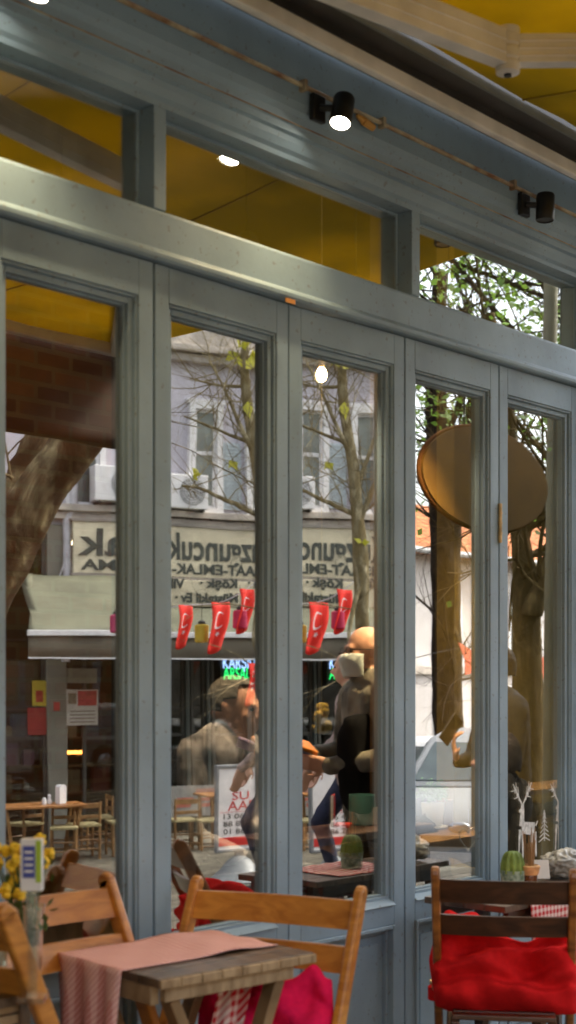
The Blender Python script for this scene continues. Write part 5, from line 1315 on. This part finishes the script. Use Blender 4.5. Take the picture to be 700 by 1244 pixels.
# ------------------------------------------------------------------ parked cars
TYRE = P('tyre', (.02, .02, .02), .85, .2, 20); RIM = P('alloy_rim', (.45, .45, .46), .3, .1, metal=.8)
TAIL = P('tail_light_red', (.55, .02, .01), .25, .1); LAMPW = P('head_light_clear', (.6, .6, .6), .15, .1)
CARGL = P('car_glass', (.05, .07, .065), .08, .2, spec=.9, coat=.5)
def car(name, label, col, loc, rz, L=4.0):
    paint = P('car_paint', col, .4, .03, 3, coat=.15, spec=.3)
    t = thing(name, label, 'car', loc, rz, 'pale cars parked along the street')
    def arch(cx): return [(cx+.36*math.cos(a), .32+.36*math.sin(a)) for a in [PI-i*PI/10 for i in range(11)]]
    # side outline, x forward
    f, r_ = L/2, -L/2
    low = [(r_+.05, .25)]+[(x, max(z, .2)) for x, z in arch(r_+.75)]+[(x, max(z, .2)) for x, z in arch(f-.8)]+[(f-.06, .22), (f, .45), (f-.02, .62), (f-.12, .74), (f-.55, .86), (f-1.05, .93), (r_+.9, .98), (r_+.2, .99), (r_+.03, .86), (r_, .5)]
    def loft(b, outl, ws):
        n = len(outl); vs = []
        cx = sum(p[0] for p in outl)/n; cz = sum(p[1] for p in outl)/n
        for y, s in ws:
            for x, z in outl: vs.append((cx+(x-cx)*s, y, cz+(z-cz)*(s if z > .6 else 1)))
        fs = []
        for i in range(len(ws)-1):
            for j in range(n): fs.append((i*n+j, i*n+(j+1) % n, (i+1)*n+(j+1) % n, (i+1)*n+j))
        fs.append(tuple(range(n-1, -1, -1))); fs.append(tuple((len(ws)-1)*n+j for j in range(n))); b.add(vs, fs)
    b = MB(); loft(b, low, [(-.86, .965), (-.83, .985), (-.7, 1), (0, 1.012), (.7, 1), (.83, .985), (.86, .965)]); body = b.build('body', paint, t, smooth=True)
    # cabin: roof shell on pillars
    zb_, zr = .97, 1.45
    base = [(f-1.1, .78), (r_+.12, .78)]; top = [(f-1.75, .60), (r_+.55, .60)]
    b = MB(); vs = []
    for z, (pa, pb), in ((zb_-.04, base), (zr-.05, top), (zr, [(top[0][0]-.12, .5), (top[1][0]+.1, .5)])):
        for (x, y) in ((pa[0], -pa[1]), (pa[0], pa[1]), (pb[0], pb[1]), (pb[0], -pb[1])): vs.append((x, y, z))
    b.add(vs, [(0, 1, 5, 4), (1, 2, 6, 5), (2, 3, 7, 6), (3, 0, 4, 7), (4, 5, 9, 8), (5, 6, 10, 9), (6, 7, 11, 10), (7, 4, 8, 11), (8, 9, 10, 11), (3, 2, 1, 0)])
    b.build('cabin', paint, t, bevel=.05, seg=4, smooth='all')
    def quad(name, pts, mat, nrm, par=None):
        b = MB(); pts = [Vector(p) for p in pts]; n_ = Vector(nrm)*.012; vs = [p-n_ for p in pts]+[p+n_ for p in pts]; k = len(pts)
        b.add(vs, [tuple(range(k-1, -1, -1)), tuple(range(k, 2*k))]+[(i, (i+1) % k, k+(i+1) % k, k+i) for i in range(k)]); return b.build(name, mat, par or t, bevel=.006)
    def lerp(a, c, q): return tuple(a[i]+(c[i]-a[i])*q for i in range(3))
    def sidept(xb, q, s):   # q: 0 belt, 1 roof ; xb as fraction from front to rear
        a = (base[0][0]+(base[1][0]-base[0][0])*xb, s*.78, zb_-.04); c = (top[0][0]+(top[1][0]-top[0][0])*xb, s*.60, zr-.05); return lerp(a, c, q)
    for s in (-1, 1):
        for (x0, x1) in ((.05, .36), (.40, .68), (.73, .93)):
            x1t = x1 if x1 < .9 else .86
            quad('side_window', [sidept(x0+.03*(x0 < .1), .16, s), sidept(x1, .16, s), sidept(x1t, .88, s), sidept(x0, .88, s)], CARGL, (0, s, .2))
    def endw(i, sg):
        a = base[i]; c = top[i]; nm = 'windscreen' if i == 0 else 'rear_window'
        pt = lambda y, q: (a[0]+(c[0]-a[0])*q, y*(a[1]+(c[1]-a[1])*q), zb_-.04+(zr-.05-zb_+.04)*q)
        quad(nm, [pt(-.88, .14), pt(.88, .14), pt(.86, .9), pt(-.86, .9)], CARGL, (sg*.6, 0, .6))
    endw(0, 1); endw(1, -1)
    for s in (-1, 1):
        b = MB(); b.ell((f-.12, s*.64, .66), (.11, .17, .085), 14, 8); b.build('headlight', LAMPW, t, smooth='all')
        b = MB(); b.ell((r_+.07, s*.70, .84), (.09, .15, .10), 14, 8); b.build('taillight', TAIL, t, smooth='all')
        b = MB(); b.ell((f-1.25, s*.95, .98), (.06, .1, .065), 10, 8); b.build('wing_mirror', paint, t, smooth='all')
        for x in (r_+.75, f-.8):
            b = MB(); b.tube([(x, s*.66, .31), (x, s*.7, .31), (x, s*.84, .31), (x, s*.87, .31)], [.29, .315, .315, .29], 28); w_ = b.build('wheel', TYRE, t, smooth=True)
            b = MB(); b.tube([(x, s*.871, .31), (x, s*.878, .31)], [.2, .19], 20); b.build('rim', RIM, w_, smooth=True)
        b = MB(); b.b2((f-2.0, s*.855-.01, .86), (f-1.85, s*.855+.01, .885)); b.build('door_handle', paint, t, bevel=.004)
    b = MB(); b.b2((f-.03, -.5, .5), (f+.035, .5, .6)); b.build('grille', BLACKM, t, bevel=.01)
    b = MB(); b.ell((f+.012, 0, .675), (.03, .10, .05), 16, 8); b.build('emblem', RIM, t, smooth='all')
    b = MB(); b.b2((f-.02, -.26, .34), (f+.05, .26, .45)); b.build('number_plate', WHITEP, t); b = MB(); b.b2((r_-.045, -.26, .52), (r_+.03, .26, .63)); b.build('number_plate', WHITEP, t)
    b = MB(); b.b2((r_-.035, -.8, .34), (r_+.08, .8, .5)); b.build('bumper', paint, t, bevel=.03, seg=3); b = MB(); b.b2((f-.1, -.78, .25), (f+.035, .78, .42)); b.build('bumper', paint, t, bevel=.03, seg=3)
    return t
c2_ = R(572, 998, 12.6, 4); y2 = c2_.y-.12
car('parked_car', 'silver grey car facing the camera, nearest of the parked pair', (.3, .31, .32), (c2_.x+1.8, y2-.85, gz(y2-.85)), PI-.44)
c1_ = R(549, 998, 17.3, 4); y1_ = c1_.y-.88
car('parked_car', 'white hatchback seen from behind with a red tail light', (.66, .65, .65), (c1_.x+2.0, y1_, (gz(y1_-.8)+gz(y1_+.8))/2), 0)
q = AP(236, 2, 6.2, 0)
car('parked_car', 'slate blue car parked behind the walking person', (.2, .25, .3), (q.x-2.0, q.y+.5, gz(q.y)), ANG) if False else None

# ------------------------------------------------------------------ people
def capsule(mb, a, c, ra, rc, n=14):
    a, c = Vector(a), Vector(c); d = (c-a); L = d.length; d.normalize(); pts, rs = [], []
    for i in range(5):
        t = PI/2*(1-i/4); pts.append(a-d*ra*math.sin(t)); rs.append(max(ra*math.cos(t), ra*.05))
    for i in range(1, 5):
        t = PI/2*i/4; pts.append(c+d*rc*math.sin(t)); rs.append(max(rc*math.cos(t), rc*.05))
    pts.insert(5, c); rs.insert(5, rc)
    mb.tube(pts, rs, n)
def dist_cap(p, a, c, ra, rc):
    d = c-a; t = max(0, min(1, (p-a).dot(d)/max(d.length_squared, 1e-9))); return (p-(a+d*t)).length-(ra+(rc-ra)*t)
def figure(name, label, loc, rz, caps, mats, voxel=.011, scale=1.0, ells=()):
    """caps: (a, c, ra, rc, material index); one closed surface is grown round all of them"""
    mb = MB()
    for (a, c, ra, rc, m_) in caps: capsule(mb, a, c, ra, rc)
    for (c, r, m_) in ells: mb.ell(c, r, 20, 14)
    tmp = mb.build('tmp', mats[0]); md = tmp.modifiers.new('r', 'REMESH'); md.mode = 'VOXEL'; md.voxel_size = voxel; md.use_smooth_shade = True
    sm = tmp.modifiers.new('s', 'SMOOTH'); sm.factor = .5; sm.iterations = 3
    bpy.context.view_layer.update(); dg = bpy.context.evaluated_depsgraph_get(); me = bpy.data.meshes.new_from_object(tmp.evaluated_get(dg)); bpy.data.objects.remove(tmp)
    me.materials.clear()
    for m_ in mats: me.materials.append(m_)
    cc_ = [(Vector(a), Vector(c), ra, rc, m_) for (a, c, ra, rc, m_) in caps]
    vm = []
    for v in me.vertices:
        best, bi = 1e9, 0; p = v.co
        for (a, c, ra, rc, m_) in cc_:
            dd = dist_cap(p, a, c, ra, rc)
            if dd < best: best, bi = dd, m_
        for (c, r, m_) in ells:
            q = p-Vector(c); k_ = Vector((q.x/r[0], q.y/r[1], q.z/r[2])).length; dd = (k_-1)*min(r)
            if dd < best: best, bi = dd, m_
        vm.append(bi)
    # cloth folds: small displacement on clothing only
    nrm = [v.normal.copy() for v in me.vertices]
    for v, m_, nn in zip(me.vertices, vm, nrm):
        if m_ > 0: p = v.co; v.co = p+nn*(.010*mnoise.noise(Vector((p.x*9, p.y*9, p.z*5)))+.004*mnoise.noise(p*28))
    for pl_ in me.polygons:
        pl_.material_index = max(set([vm[i] for i in pl_.vertices]), key=[vm[i] for i in pl_.vertices].count); pl_.use_smooth = True
    o = bpy.data.objects.new('person', me); COL.objects.link(o); o.location = loc; o.rotation_euler = (0, 0, rz); o.scale = (scale,)*3
    return tag(o, label, 'person')
def hand(caps, wr, d, nrm, thumb_side, curl=.5, L=.17, m_=0):
    """wr wrist, d finger direction, nrm palm normal (fingers curl towards it), thumb_side +1/-1 across"""
    wr = Vector(wr); d = Vector(d).normalized(); nrm = Vector(nrm); nrm = (nrm-d*nrm.dot(d)).normalized(); sd = d.cross(nrm).normalized()*thumb_side
    for s in (-.026, -.009, .009, .026): caps.append((wr+d*.015+sd*s*.7, wr+d*.085+sd*s, .015, .013, m_))
    for i, (s, ln) in enumerate(((.028, .066), (.010, .076), (-.010, .070), (-.028, .055))):
        p = wr+d*.09+sd*s; dd = d.copy()
        for j, f in enumerate((.45, .32, .23)):
            ang = curl*(.5+.35*j); dd = (d*math.cos(ang)+nrm*math.sin(ang)).normalized() if j == 0 else (dd*math.cos(curl*.8)+(nrm*math.cos(ang)-d*math.sin(ang))*math.sin(curl*.8)).normalized()
            q = p+dd*ln*f*1.25; caps.append((p, q, .0095-.0008*j, .009-.0008*j, m_)); p = q
    p = wr+d*.03+sd*.03; q = p+(sd*.75+d*.6+nrm*.25).normalized()*.038; r_ = q+(sd*.25+d*.9+nrm*.45).normalized()*.032
    caps.append((p, q, .013, .011, m_)); caps.append((q, r_, .011, .009, m_))
def head_caps(caps, ells, c, skin=0, neck=None, fdir=(0, 1, 0)):
    c = Vector(c)
    ells.append((c+Vector((0, -.012, .025)), (.076, .094, .092), skin)); ells.append((c+Vector((0, .028, -.045)), (.054, .062, .068), skin))
    caps.append((c+Vector((0, .088, .0)), c+Vector((0, .108, -.03)), .010, .014, skin)); caps.append((c+Vector((-.028, .078, .018)), c+Vector((.028, .078, .018)), .014, .014, skin))
    caps.append((c+Vector((-.018, .086, -.062)), c+Vector((.018, .086, -.062)), .008, .008, skin))
    for s in (-1, 1):
        caps.append((c+Vector((s*.078, -.008, .02)), c+Vector((s*.076, -.002, -.025)), .014, .010, skin)); caps.append((c+Vector((s*.038, .06, -.02)), c+Vector((s*.03, .06, -.05)), .02, .018, skin))
    if neck is not None: caps.append((Vector(neck), c+Vector((0, -.01, -.07)), .056, .052, skin))
def eyes(parent, c):
    c = Vector(c); b = MB()
    for s in (-1, 1): b.ell(c+Vector((s*.03, .082, .003)), (.012, .008, .007), 10, 6)
    b.build('eyes', P('dark_eye', (.03, .02, .015), .2), parent, smooth='all')
def hair(parent, c, mat, long_=0.0, bald=False):
    c = Vector(c); bm = bmesh.new(); bmesh.ops.create_icosphere(bm, subdivisions=5, radius=1)
    dele = []
    for v in bm.verts:
        p = v.co.copy(); n_ = mnoise.noise(Vector((p.x*4, p.y*4, p.z*14)))*.05
        front = p.y > .55 and p.z < .62
        low = p.z < (-.35 if p.y < .1 else .1)-long_*.0
        if front or low: dele.append(v)
        v.co = Vector((p.x*.084*(1+n_), p.y*.103*(1+n_)-.014, p.z*.101*(1+n_)+.03))
        if p.y < -.1 and p.z < 0: v.co.z -= long_*(-p.z); v.co.y -= .02*long_
    bmesh.ops.delete(bm, geom=dele, context='VERTS'); me = bpy.data.meshes.new('hair'); 
    for v in bm.verts: v.co += c
    bm.to_mesh(me); bm.free(); me.materials.append(mat)
    for q in me.polygons: q.use_smooth = True
    o = bpy.data.objects.new('hair', me); COL.objects.link(o); o.parent = parent; m = o.modifiers.new('t', 'SOLIDIFY'); m.thickness = .008; return o
def torso(caps, m_, w_=.17, z0=.95, z1=1.40, lean=0.0, coat=0):
    for s in (-1, 1):
        caps.append(((s*.08, 0, z0), (s*.105, lean*.6, (z0+z1)/2), .115, .105, m_)); caps.append(((s*.105, lean*.6, (z0+z1)/2), (s*.095, lean, z1-.06), .105, .10, m_))
        caps.append(((s*.03, lean, z1+.03), (s*w_, lean, z1-.02), .06, .062, m_))
    caps.append(((0, 0, z0), (0, lean, z1-.05), .12, .115, m_))
    if coat: 
        for s in (-1, 1): caps.append(((s*.07, 0, z0), (s*.08, .0, z0-coat), .125, .12, m_))
def arm(caps, sh, el_, wr, m_, r=(.058, .046, .034)):
    caps.append((sh, el_, r[0], r[1], m_)); caps.append((el_, wr, r[1], r[2], m_))
def legs(caps, m_, pts, shoe):
    for (hip, kn, an_, toe) in pts:
        caps.append((hip, kn, .095, .062, m_)); caps.append((kn, an_, .062, .045, m_)); a = Vector(an_); caps.append((a+Vector((0, 0, -.03)), toe, .045, .036, shoe)); 
def facing(vlat, vfw, k=1):
    v = RT*vlat+FW*vfw; p, n_ = mplane(k); v = v-n_*(2*v.dot(n_)); return math.atan2(v.y, v.x)-PI/2
JKT = P('pinkish_patterned_jacket', (.2, .14, .12), .85, .3, 26, .2, col2=(.42, .31, .28))
LILAC2 = None
NAVY = P('dark_navy_trousers', (.02, .025, .06), .85, .3, 14); SHOE = P('dark_shoe', (.03, .025, .02), .6)
GJK = P('brown_grey_jacket', (.05, .043, .033), .8, .35, 9, .2, col2=(.2, .18, .14)); BLK = P('black_trousers', (.018, .016, .015), .85, .3, 10)
# walking person
q = R(348, 1060, 9.5, 2); gzv = gz(q.y)
caps, ells = [], []
torso(caps, 1, .16, .93, 1.36, .02, coat=.10); head_caps(caps, ells, (0, .05, 1.55), 0, (0, .03, 1.38))
arm(caps, (-.19, .02, 1.33), (-.24, .06, 1.08), (-.22, .26, .90), 1); hand(caps, (-.22, .27, .885), (0, .35, -1), (.6, .3, 0), 1, .5)
arm(caps, (.19, .02, 1.33), (.24, .08, 1.08), (.22, .28, .90), 1); hand(caps, (.22, .29, .885), (0, .25, -1), (-.6, .3, 0), -1, .5)
legs(caps, 2, [((-.09, 0, .88), (-.1, .26, .5), (-.1, .12, .1), (-.1, .26, .04)), ((.09, 0, .88), (.1, -.02, .48), (.1, -.34, .16), (.1, -.26, .05))], 3)
wk = figure('person', 'person walking past in a pinkish patterned jacket and dark jeans', (q.x, q.y, gzv), facing(-1, .05, 2), caps, [SKIN, JKT, NAVY, SHOE], ells=ells)
hair(wk, (0, .05, 1.55), P('brown_hair', (.05, .025, .012), .7, .3, 40), .08); eyes(wk, (0, .05, 1.55))
b = MB(); b.b2((-.18, -.05, -.12), (.18, .05, .12)); b.tube([(-.17, 0, .12), (-.1, 0, .45), (.1, 0, .45), (.17, 0, .12)], .01, 6)
bg_ = b.build('shoulder_bag', P('tan_leather', (.3, .14, .05), .5, .2), bevel=.02); bg_.location = (wk.location+wk.rotation_euler.to_matrix() @ Vector((-.24, -.02, .86))); bg_.rotation_euler = (0, 0, wk.rotation_euler.z+PI/2); tag(bg_, 'tan shoulder bag carried at the walking person\'s hip', 'bag')
# masked man
q = R(455, 800, 6.6, 3)
caps, ells = [], []
hc = (0, .05, 1.59)
torso(caps, 1, .19, .95, 1.42, .02, coat=.06); head_caps(caps, ells, hc, 0, (0, .02, 1.43))
caps.append(((-.04, .04, 1.46), (.04, .04, 1.46), .062, .062, 1))
arm(caps, (-.21, .02, 1.38), (-.27, .03, 1.12), (-.12, .27, 1.12), 1, (.066, .055, .042)); hand(caps, (-.11, .28, 1.125), (.45, .9, .12), (.8, -.3, .2), 1, .8)
arm(caps, (.21, .02, 1.38), (.27, .06, 1.12), (.10, .26, 1.08), 1, (.066, .055, .042)); hand(caps, (.09, .27, 1.085), (-.4, .9, .1), (-.8, -.3, .2), -1, .8)
legs(caps, 2, [((-.1, 0, .9), (-.11, .03, .5), (-.11, 0, .09), (-.12, .15, .04)), ((.1, 0, .9), (.12, -.02, .5), (.13, -.06, .09), (.14, .1, .04))], 3)
mk = figure('person', 'bald person in glasses and white face mask holding a phone', (q.x, q.y, 0), facing(-.93, -.36, 3), caps, [SKIN, GJK, BLK, SHOE], ells=ells, voxel=.008, scale=1.01)
eyes(mk, hc)
b = MB(); vs = []; n = 20; mm = 10
for i in range(n+1):
    for j in range(mm+1):
        a = (i/n-.5)*2.5; t = j/mm
        z = hc[2]-.012-.105*t; bul = 1+.16*math.sin(PI*t)*math.cos(a)
        vs.append((.078*math.sin(a)*bul*(1-.18*t), hc[1]+.008+.094*math.cos(a)*bul*(1-.06*t)+.012*math.cos(a*1)*math.exp(-(t-.2)**2/.05), z+.004*math.sin(a*2)))
b.add(vs, [(i*(mm+1)+j, i*(mm+1)+j+1, (i+1)*(mm+1)+j+1, (i+1)*(mm+1)+j) for i in range(n) for j in range(mm)])
mo = b.build('face_mask', P('pale_surgical_mask', (.7, .76, .74), .8, .06, 30, .2), mk, smooth='all', fixn=False); m = mo.modifiers.new('t', 'SOLIDIFY'); m.thickness = .004
b = MB()
for s in (-1, 1):
    b.tube([(s*.034+.024*math.cos(a), hc[1]+.098, hc[2]+.006+.017*math.sin(a)) for a in [i*PI/10 for i in range(21)]], .0018, 5, cap=False); b.tube([(s*.058, hc[1]+.095, hc[2]+.01), (s*.082, hc[1]+.03, hc[2]+.012), (s*.08, hc[1]-.02, hc[2]+.008)], .0018, 5)
b.tube([(-.011, hc[1]+.1, hc[2]+.01), (.011, hc[1]+.1, hc[2]+.01)], .0018, 5); b.build('glasses', DARKM, mk, smooth='all')
def held(name, label, cat, local, par, d, mat, rot=(0, 0, 0)):
    b = MB(); b.b2([-x/2 for x in d], [x/2 for x in d]); o = b.build(name, mat, bevel=min(d)*.3)
    M = wm(par) @ Matrix.Translation(local) @ Matrix.Rotation(rot[2], 4, 'Z') @ Matrix.Rotation(rot[0], 4, 'X') @ Matrix.Rotation(rot[1], 4, 'Y'); o.matrix_world = M
    return tag(o, label, cat)
held('phone_wallet', 'purple and orange phone wallet in the masked person\'s hand', 'phone', (-.04, .39, 1.16), mk, (.09, .16, .016), P('purple_case', (.2, .15, .3), .4, .1), (.35, -.5, .5))
held('orange_book', 'orange booklet held beside the phone wallet by the masked person', 'booklet', (.04, .37, 1.17), mk, (.10, .12, .02), P('orange_cover', (.6, .2, .03), .5, .1), (.3, .5, -.3))
bm = bmesh.new(); bmesh.ops.create_icosphere(bm, subdivisions=4, radius=1)
for v in bm.verts:
    p = v.co.copy(); r = 1+.10*mnoise.noise(p*1.7)+.04*mnoise.noise(p*5); s3 = [math.copysign(abs(x)**.72, x) for x in p]
    v.co = Vector((s3[0]*.12*r, s3[1]*.07*r, s3[2]*.21*r-(.02 if p.z < 0 else 0)))
me = bpy.data.meshes.new('black_backpack'); bm.to_mesh(me); bm.free(); me.materials.append(P('black_bag_cloth', (.006, .006, .007), .95, .3, 12, spec=.1))
for q_ in me.polygons: q_.use_smooth = True
o = bpy.data.objects.new('black_backpack', me); COL.objects.link(o); o.matrix_world = wm(mk) @ Matrix.Translation((.13, .13, 1.10)) @ Matrix.Rotation(1.2, 4, 'Z'); tag(o, 'black bag slung in front of the masked person', 'bag')
# person with phone, mostly behind the stile
q = R(611, 900, 7.3, 4)
caps, ells = [], []
torso(caps, 1, .18, .93, 1.36, 0, coat=.1); head_caps(caps, ells, (0, .05, 1.53), 0, (0, .02, 1.38))
arm(caps, (-.2, .0, 1.32), (-.24, .08, 1.06), (-.13, .20, 1.05), 1); hand(caps, (-.12, .21, 1.06), (.15, .25, 1), (.3, -1, .1), 1, .75)
arm(caps, (.2, .0, 1.32), (.24, .04, 1.06), (.2, .1, .84), 1); hand(caps, (.2, .1, .82), (0, .2, -1), (-.6, .3, 0), -1, .4)
legs(caps, 1, [((-.1, 0, .88), (-.11, .02, .5), (-.11, 0, .09), (-.12, .14, .04)), ((.1, 0, .88), (.12, 0, .5), (.13, -.02, .09), (.14, .12, .04))], 1)
ph = figure('person', 'person in black clothes holding up a phone, half hidden by the door stile', (q.x, q.y, 0), facing(-.9, -.2, 4), caps, [SKIN, BLACKC], ells=ells)
hair(ph, (0, .05, 1.53), P('dark_hair', (.015, .01, .008), .6, .3, 40), .1); eyes(ph, (0, .05, 1.53))
held('phone', 'black phone held up by the person in black', 'phone', (-.09, .25, 1.22), ph, (.16, .012, .08), BLACKM, (.1, .9, 1.15))
# seated grey haired man inside
q = at(250, 862, 5.35)
caps, ells = [], []
PATT = P('white_patterned_jacket', (.06, .05, .045), .85, .3, 7, .3, col2=(.55, .5, .48))
def seated(caps, z0, m_, ml, lean=.08):
    torso(caps, m_, .17, z0, z0+.45, lean)
    for s in (-1, 1): caps.append(((s*.09, .02, z0-.02), (s*.12, .42, z0-.01), .09, .065, ml)); caps.append(((s*.12, .42, z0-.01), (s*.12, .4, .14), .062, .045, ml)); caps.append(((s*.12, .4, .06), (s*.12, .54, .045), .045, .036, ml))
z0 = .79; hz_ = q.z-.012
seated(caps, z0, 1, 2); head_caps(caps, ells, (0, .13, hz_), 0, (0, .09, z0+.45))
for s in (-1, 1): arm(caps, (s*.2, .06, z0+.42), (s*.25, .08, z0+.13), (s*.12, .24, z0+.02), 1); hand(caps, (s*.12, .25, z0+.02), (-s*.5, .8, -.4), (0, 0, -1), s, .6)
sm_ = figure('person', 'seated person with short grey hair and white patterned jacket inside, in profile', (q.x, q.y, .012), math.atan2(RT.y, RT.x)-PI/2-.45, caps, [SKIN, PATT, BLK], ells=ells)
hair(sm_, (0, .13, hz_), P('grey_hair', (.16, .14, .11), .8, .3, 60)); eyes(sm_, (0, .13, hz_))
st_ = thing('bar_stool', 'dark bar stool under the grey haired person', 'stool', (q.x, q.y, .012))
b = MB(); b.lathe([(.16, z0-.15), (.17, z0-.14), (.17, z0-.115), (.15, z0-.105)], n=24); b.build('seat', DKWOOD, st_, smooth=True)
for k in range(4):
    a = PI/4+k*PI/2; b = MB(); b.tube([(.12*math.cos(a), .12*math.sin(a), z0-.15), (.18*math.cos(a), .18*math.sin(a), 0)], .016, 8); b.build('leg', DKWOOD, st_, smooth=True)
# seated dark haired person inside behind pane five
q = at(634, 925, 6.4)
caps, ells = [], []
z0 = max(.38, q.z-.58); hz_ = q.z
seated(caps, z0, 1, 1); head_caps(caps, ells, (0, .12, hz_), 0, (0, .09, z0+.45))
for s in (-1, 1): arm(caps, (s*.2, .06, z0+.42), (s*.25, .12, z0+.15), (s*.14, .36, z0+.2), 1); hand(caps, (s*.14, .37, z0+.2), (-s*.3, 1, 0), (0, 0, -1), s, .4)
sw = figure('person', 'seated person with long dark hair inside, behind the reindeer decals', (q.x, q.y, .012), math.atan2(FW.y, FW.x)-PI/2+1.2, caps, [SKIN, BLACKC], ells=ells)
hair(sw, (0, .12, hz_), P('dark_brown_hair', (.03, .018, .012), .5, .3, 60), .16); eyes(sw, (0, .12, hz_))
sb_ = thing('bench_seat', 'low dark bench under the dark haired person', 'bench', (q.x, q.y, .012))
b = MB(); b.b2((-.5, -.2, z0-.17), (.5, .2, z0-.115)); b.build('seat', DKWOOD, sb_, bevel=.01)
for x in (-.44, .44): 
    b = MB(); b.b2((x-.03, -.17, 0), (x+.03, .17, z0-.1705)); b.build('leg', DKWOOD, sb_)
# ------------------------------------------------------------------ light, sky, camera
w = bpy.data.worlds.new('World'); sc.world = w; w.use_nodes = True; nt = w.node_tree; nt.nodes.clear()
out = N(nt, 'ShaderNodeOutputWorld'); bg = N(nt, 'ShaderNodeBackground'); sky = N(nt, 'ShaderNodeTexSky'); sky.sky_type = 'NISHITA'; sky.sun_disc = False
SD = Vector((.62, .36, .72)).normalized()   # towards the sun
el = math.asin(SD.z); az = math.atan2(SD.x, SD.y)
sky.sun_elevation = el; sky.sun_rotation = az; sky.air_density = 1.2; sky.dust_density = 4.0; sky.ozone_density = 1.0
hs = N(nt, 'ShaderNodeHueSaturation'); hs.inputs['Saturation'].default_value = .45
nt.links.new(sky.outputs[0], hs.inputs['Color']); nt.links.new(hs.outputs[0], bg.inputs[0]); bg.inputs[1].default_value = .15; nt.links.new(bg.outputs[0], out.inputs[0])
l = bpy.data.lights.new('sun', 'SUN'); l.energy = 1.5; l.angle = math.radians(12); l.color = (1, .95, .86)
o = bpy.data.objects.new('sun', l); COL.objects.link(o); o.rotation_euler = SD.to_track_quat('Z', 'Y').to_euler(); o.location = (0, 0, 20)
cam = bpy.data.cameras.new('camera'); co = bpy.data.objects.new('camera', cam); COL.objects.link(co); sc.camera = co
co.location = CAM; co.rotation_euler = (PI/2, 0, TH-PI/2)
cam.sensor_width = 36; cam.sensor_fit = 'AUTO'; cam.lens = 36*F/1244; cam.shift_y = (820-622)/1244; cam.clip_start = .05; cam.clip_end = 600
cam.dof.use_dof = True; cam.dof.focus_distance = 7.5; cam.dof.aperture_fstop = 3.4
sc.view_settings.view_transform = 'Standard'; sc.view_settings.look = 'None'; sc.view_settings.gamma = 1; sc.view_settings.use_curve_mapping = False
sc.view_settings.exposure = 2.4
sc.cycles.use_denoising = True; sc.cycles.max_bounces = 10; sc.cycles.transparent_max_bounces = 16; sc.cycles.glossy_bounces = 4; sc.cycles.diffuse_bounces = 4
sc.cycles.sample_clamp_indirect = 6; sc.cycles.caustics_reflective = False; sc.cycles.caustics_refractive = False
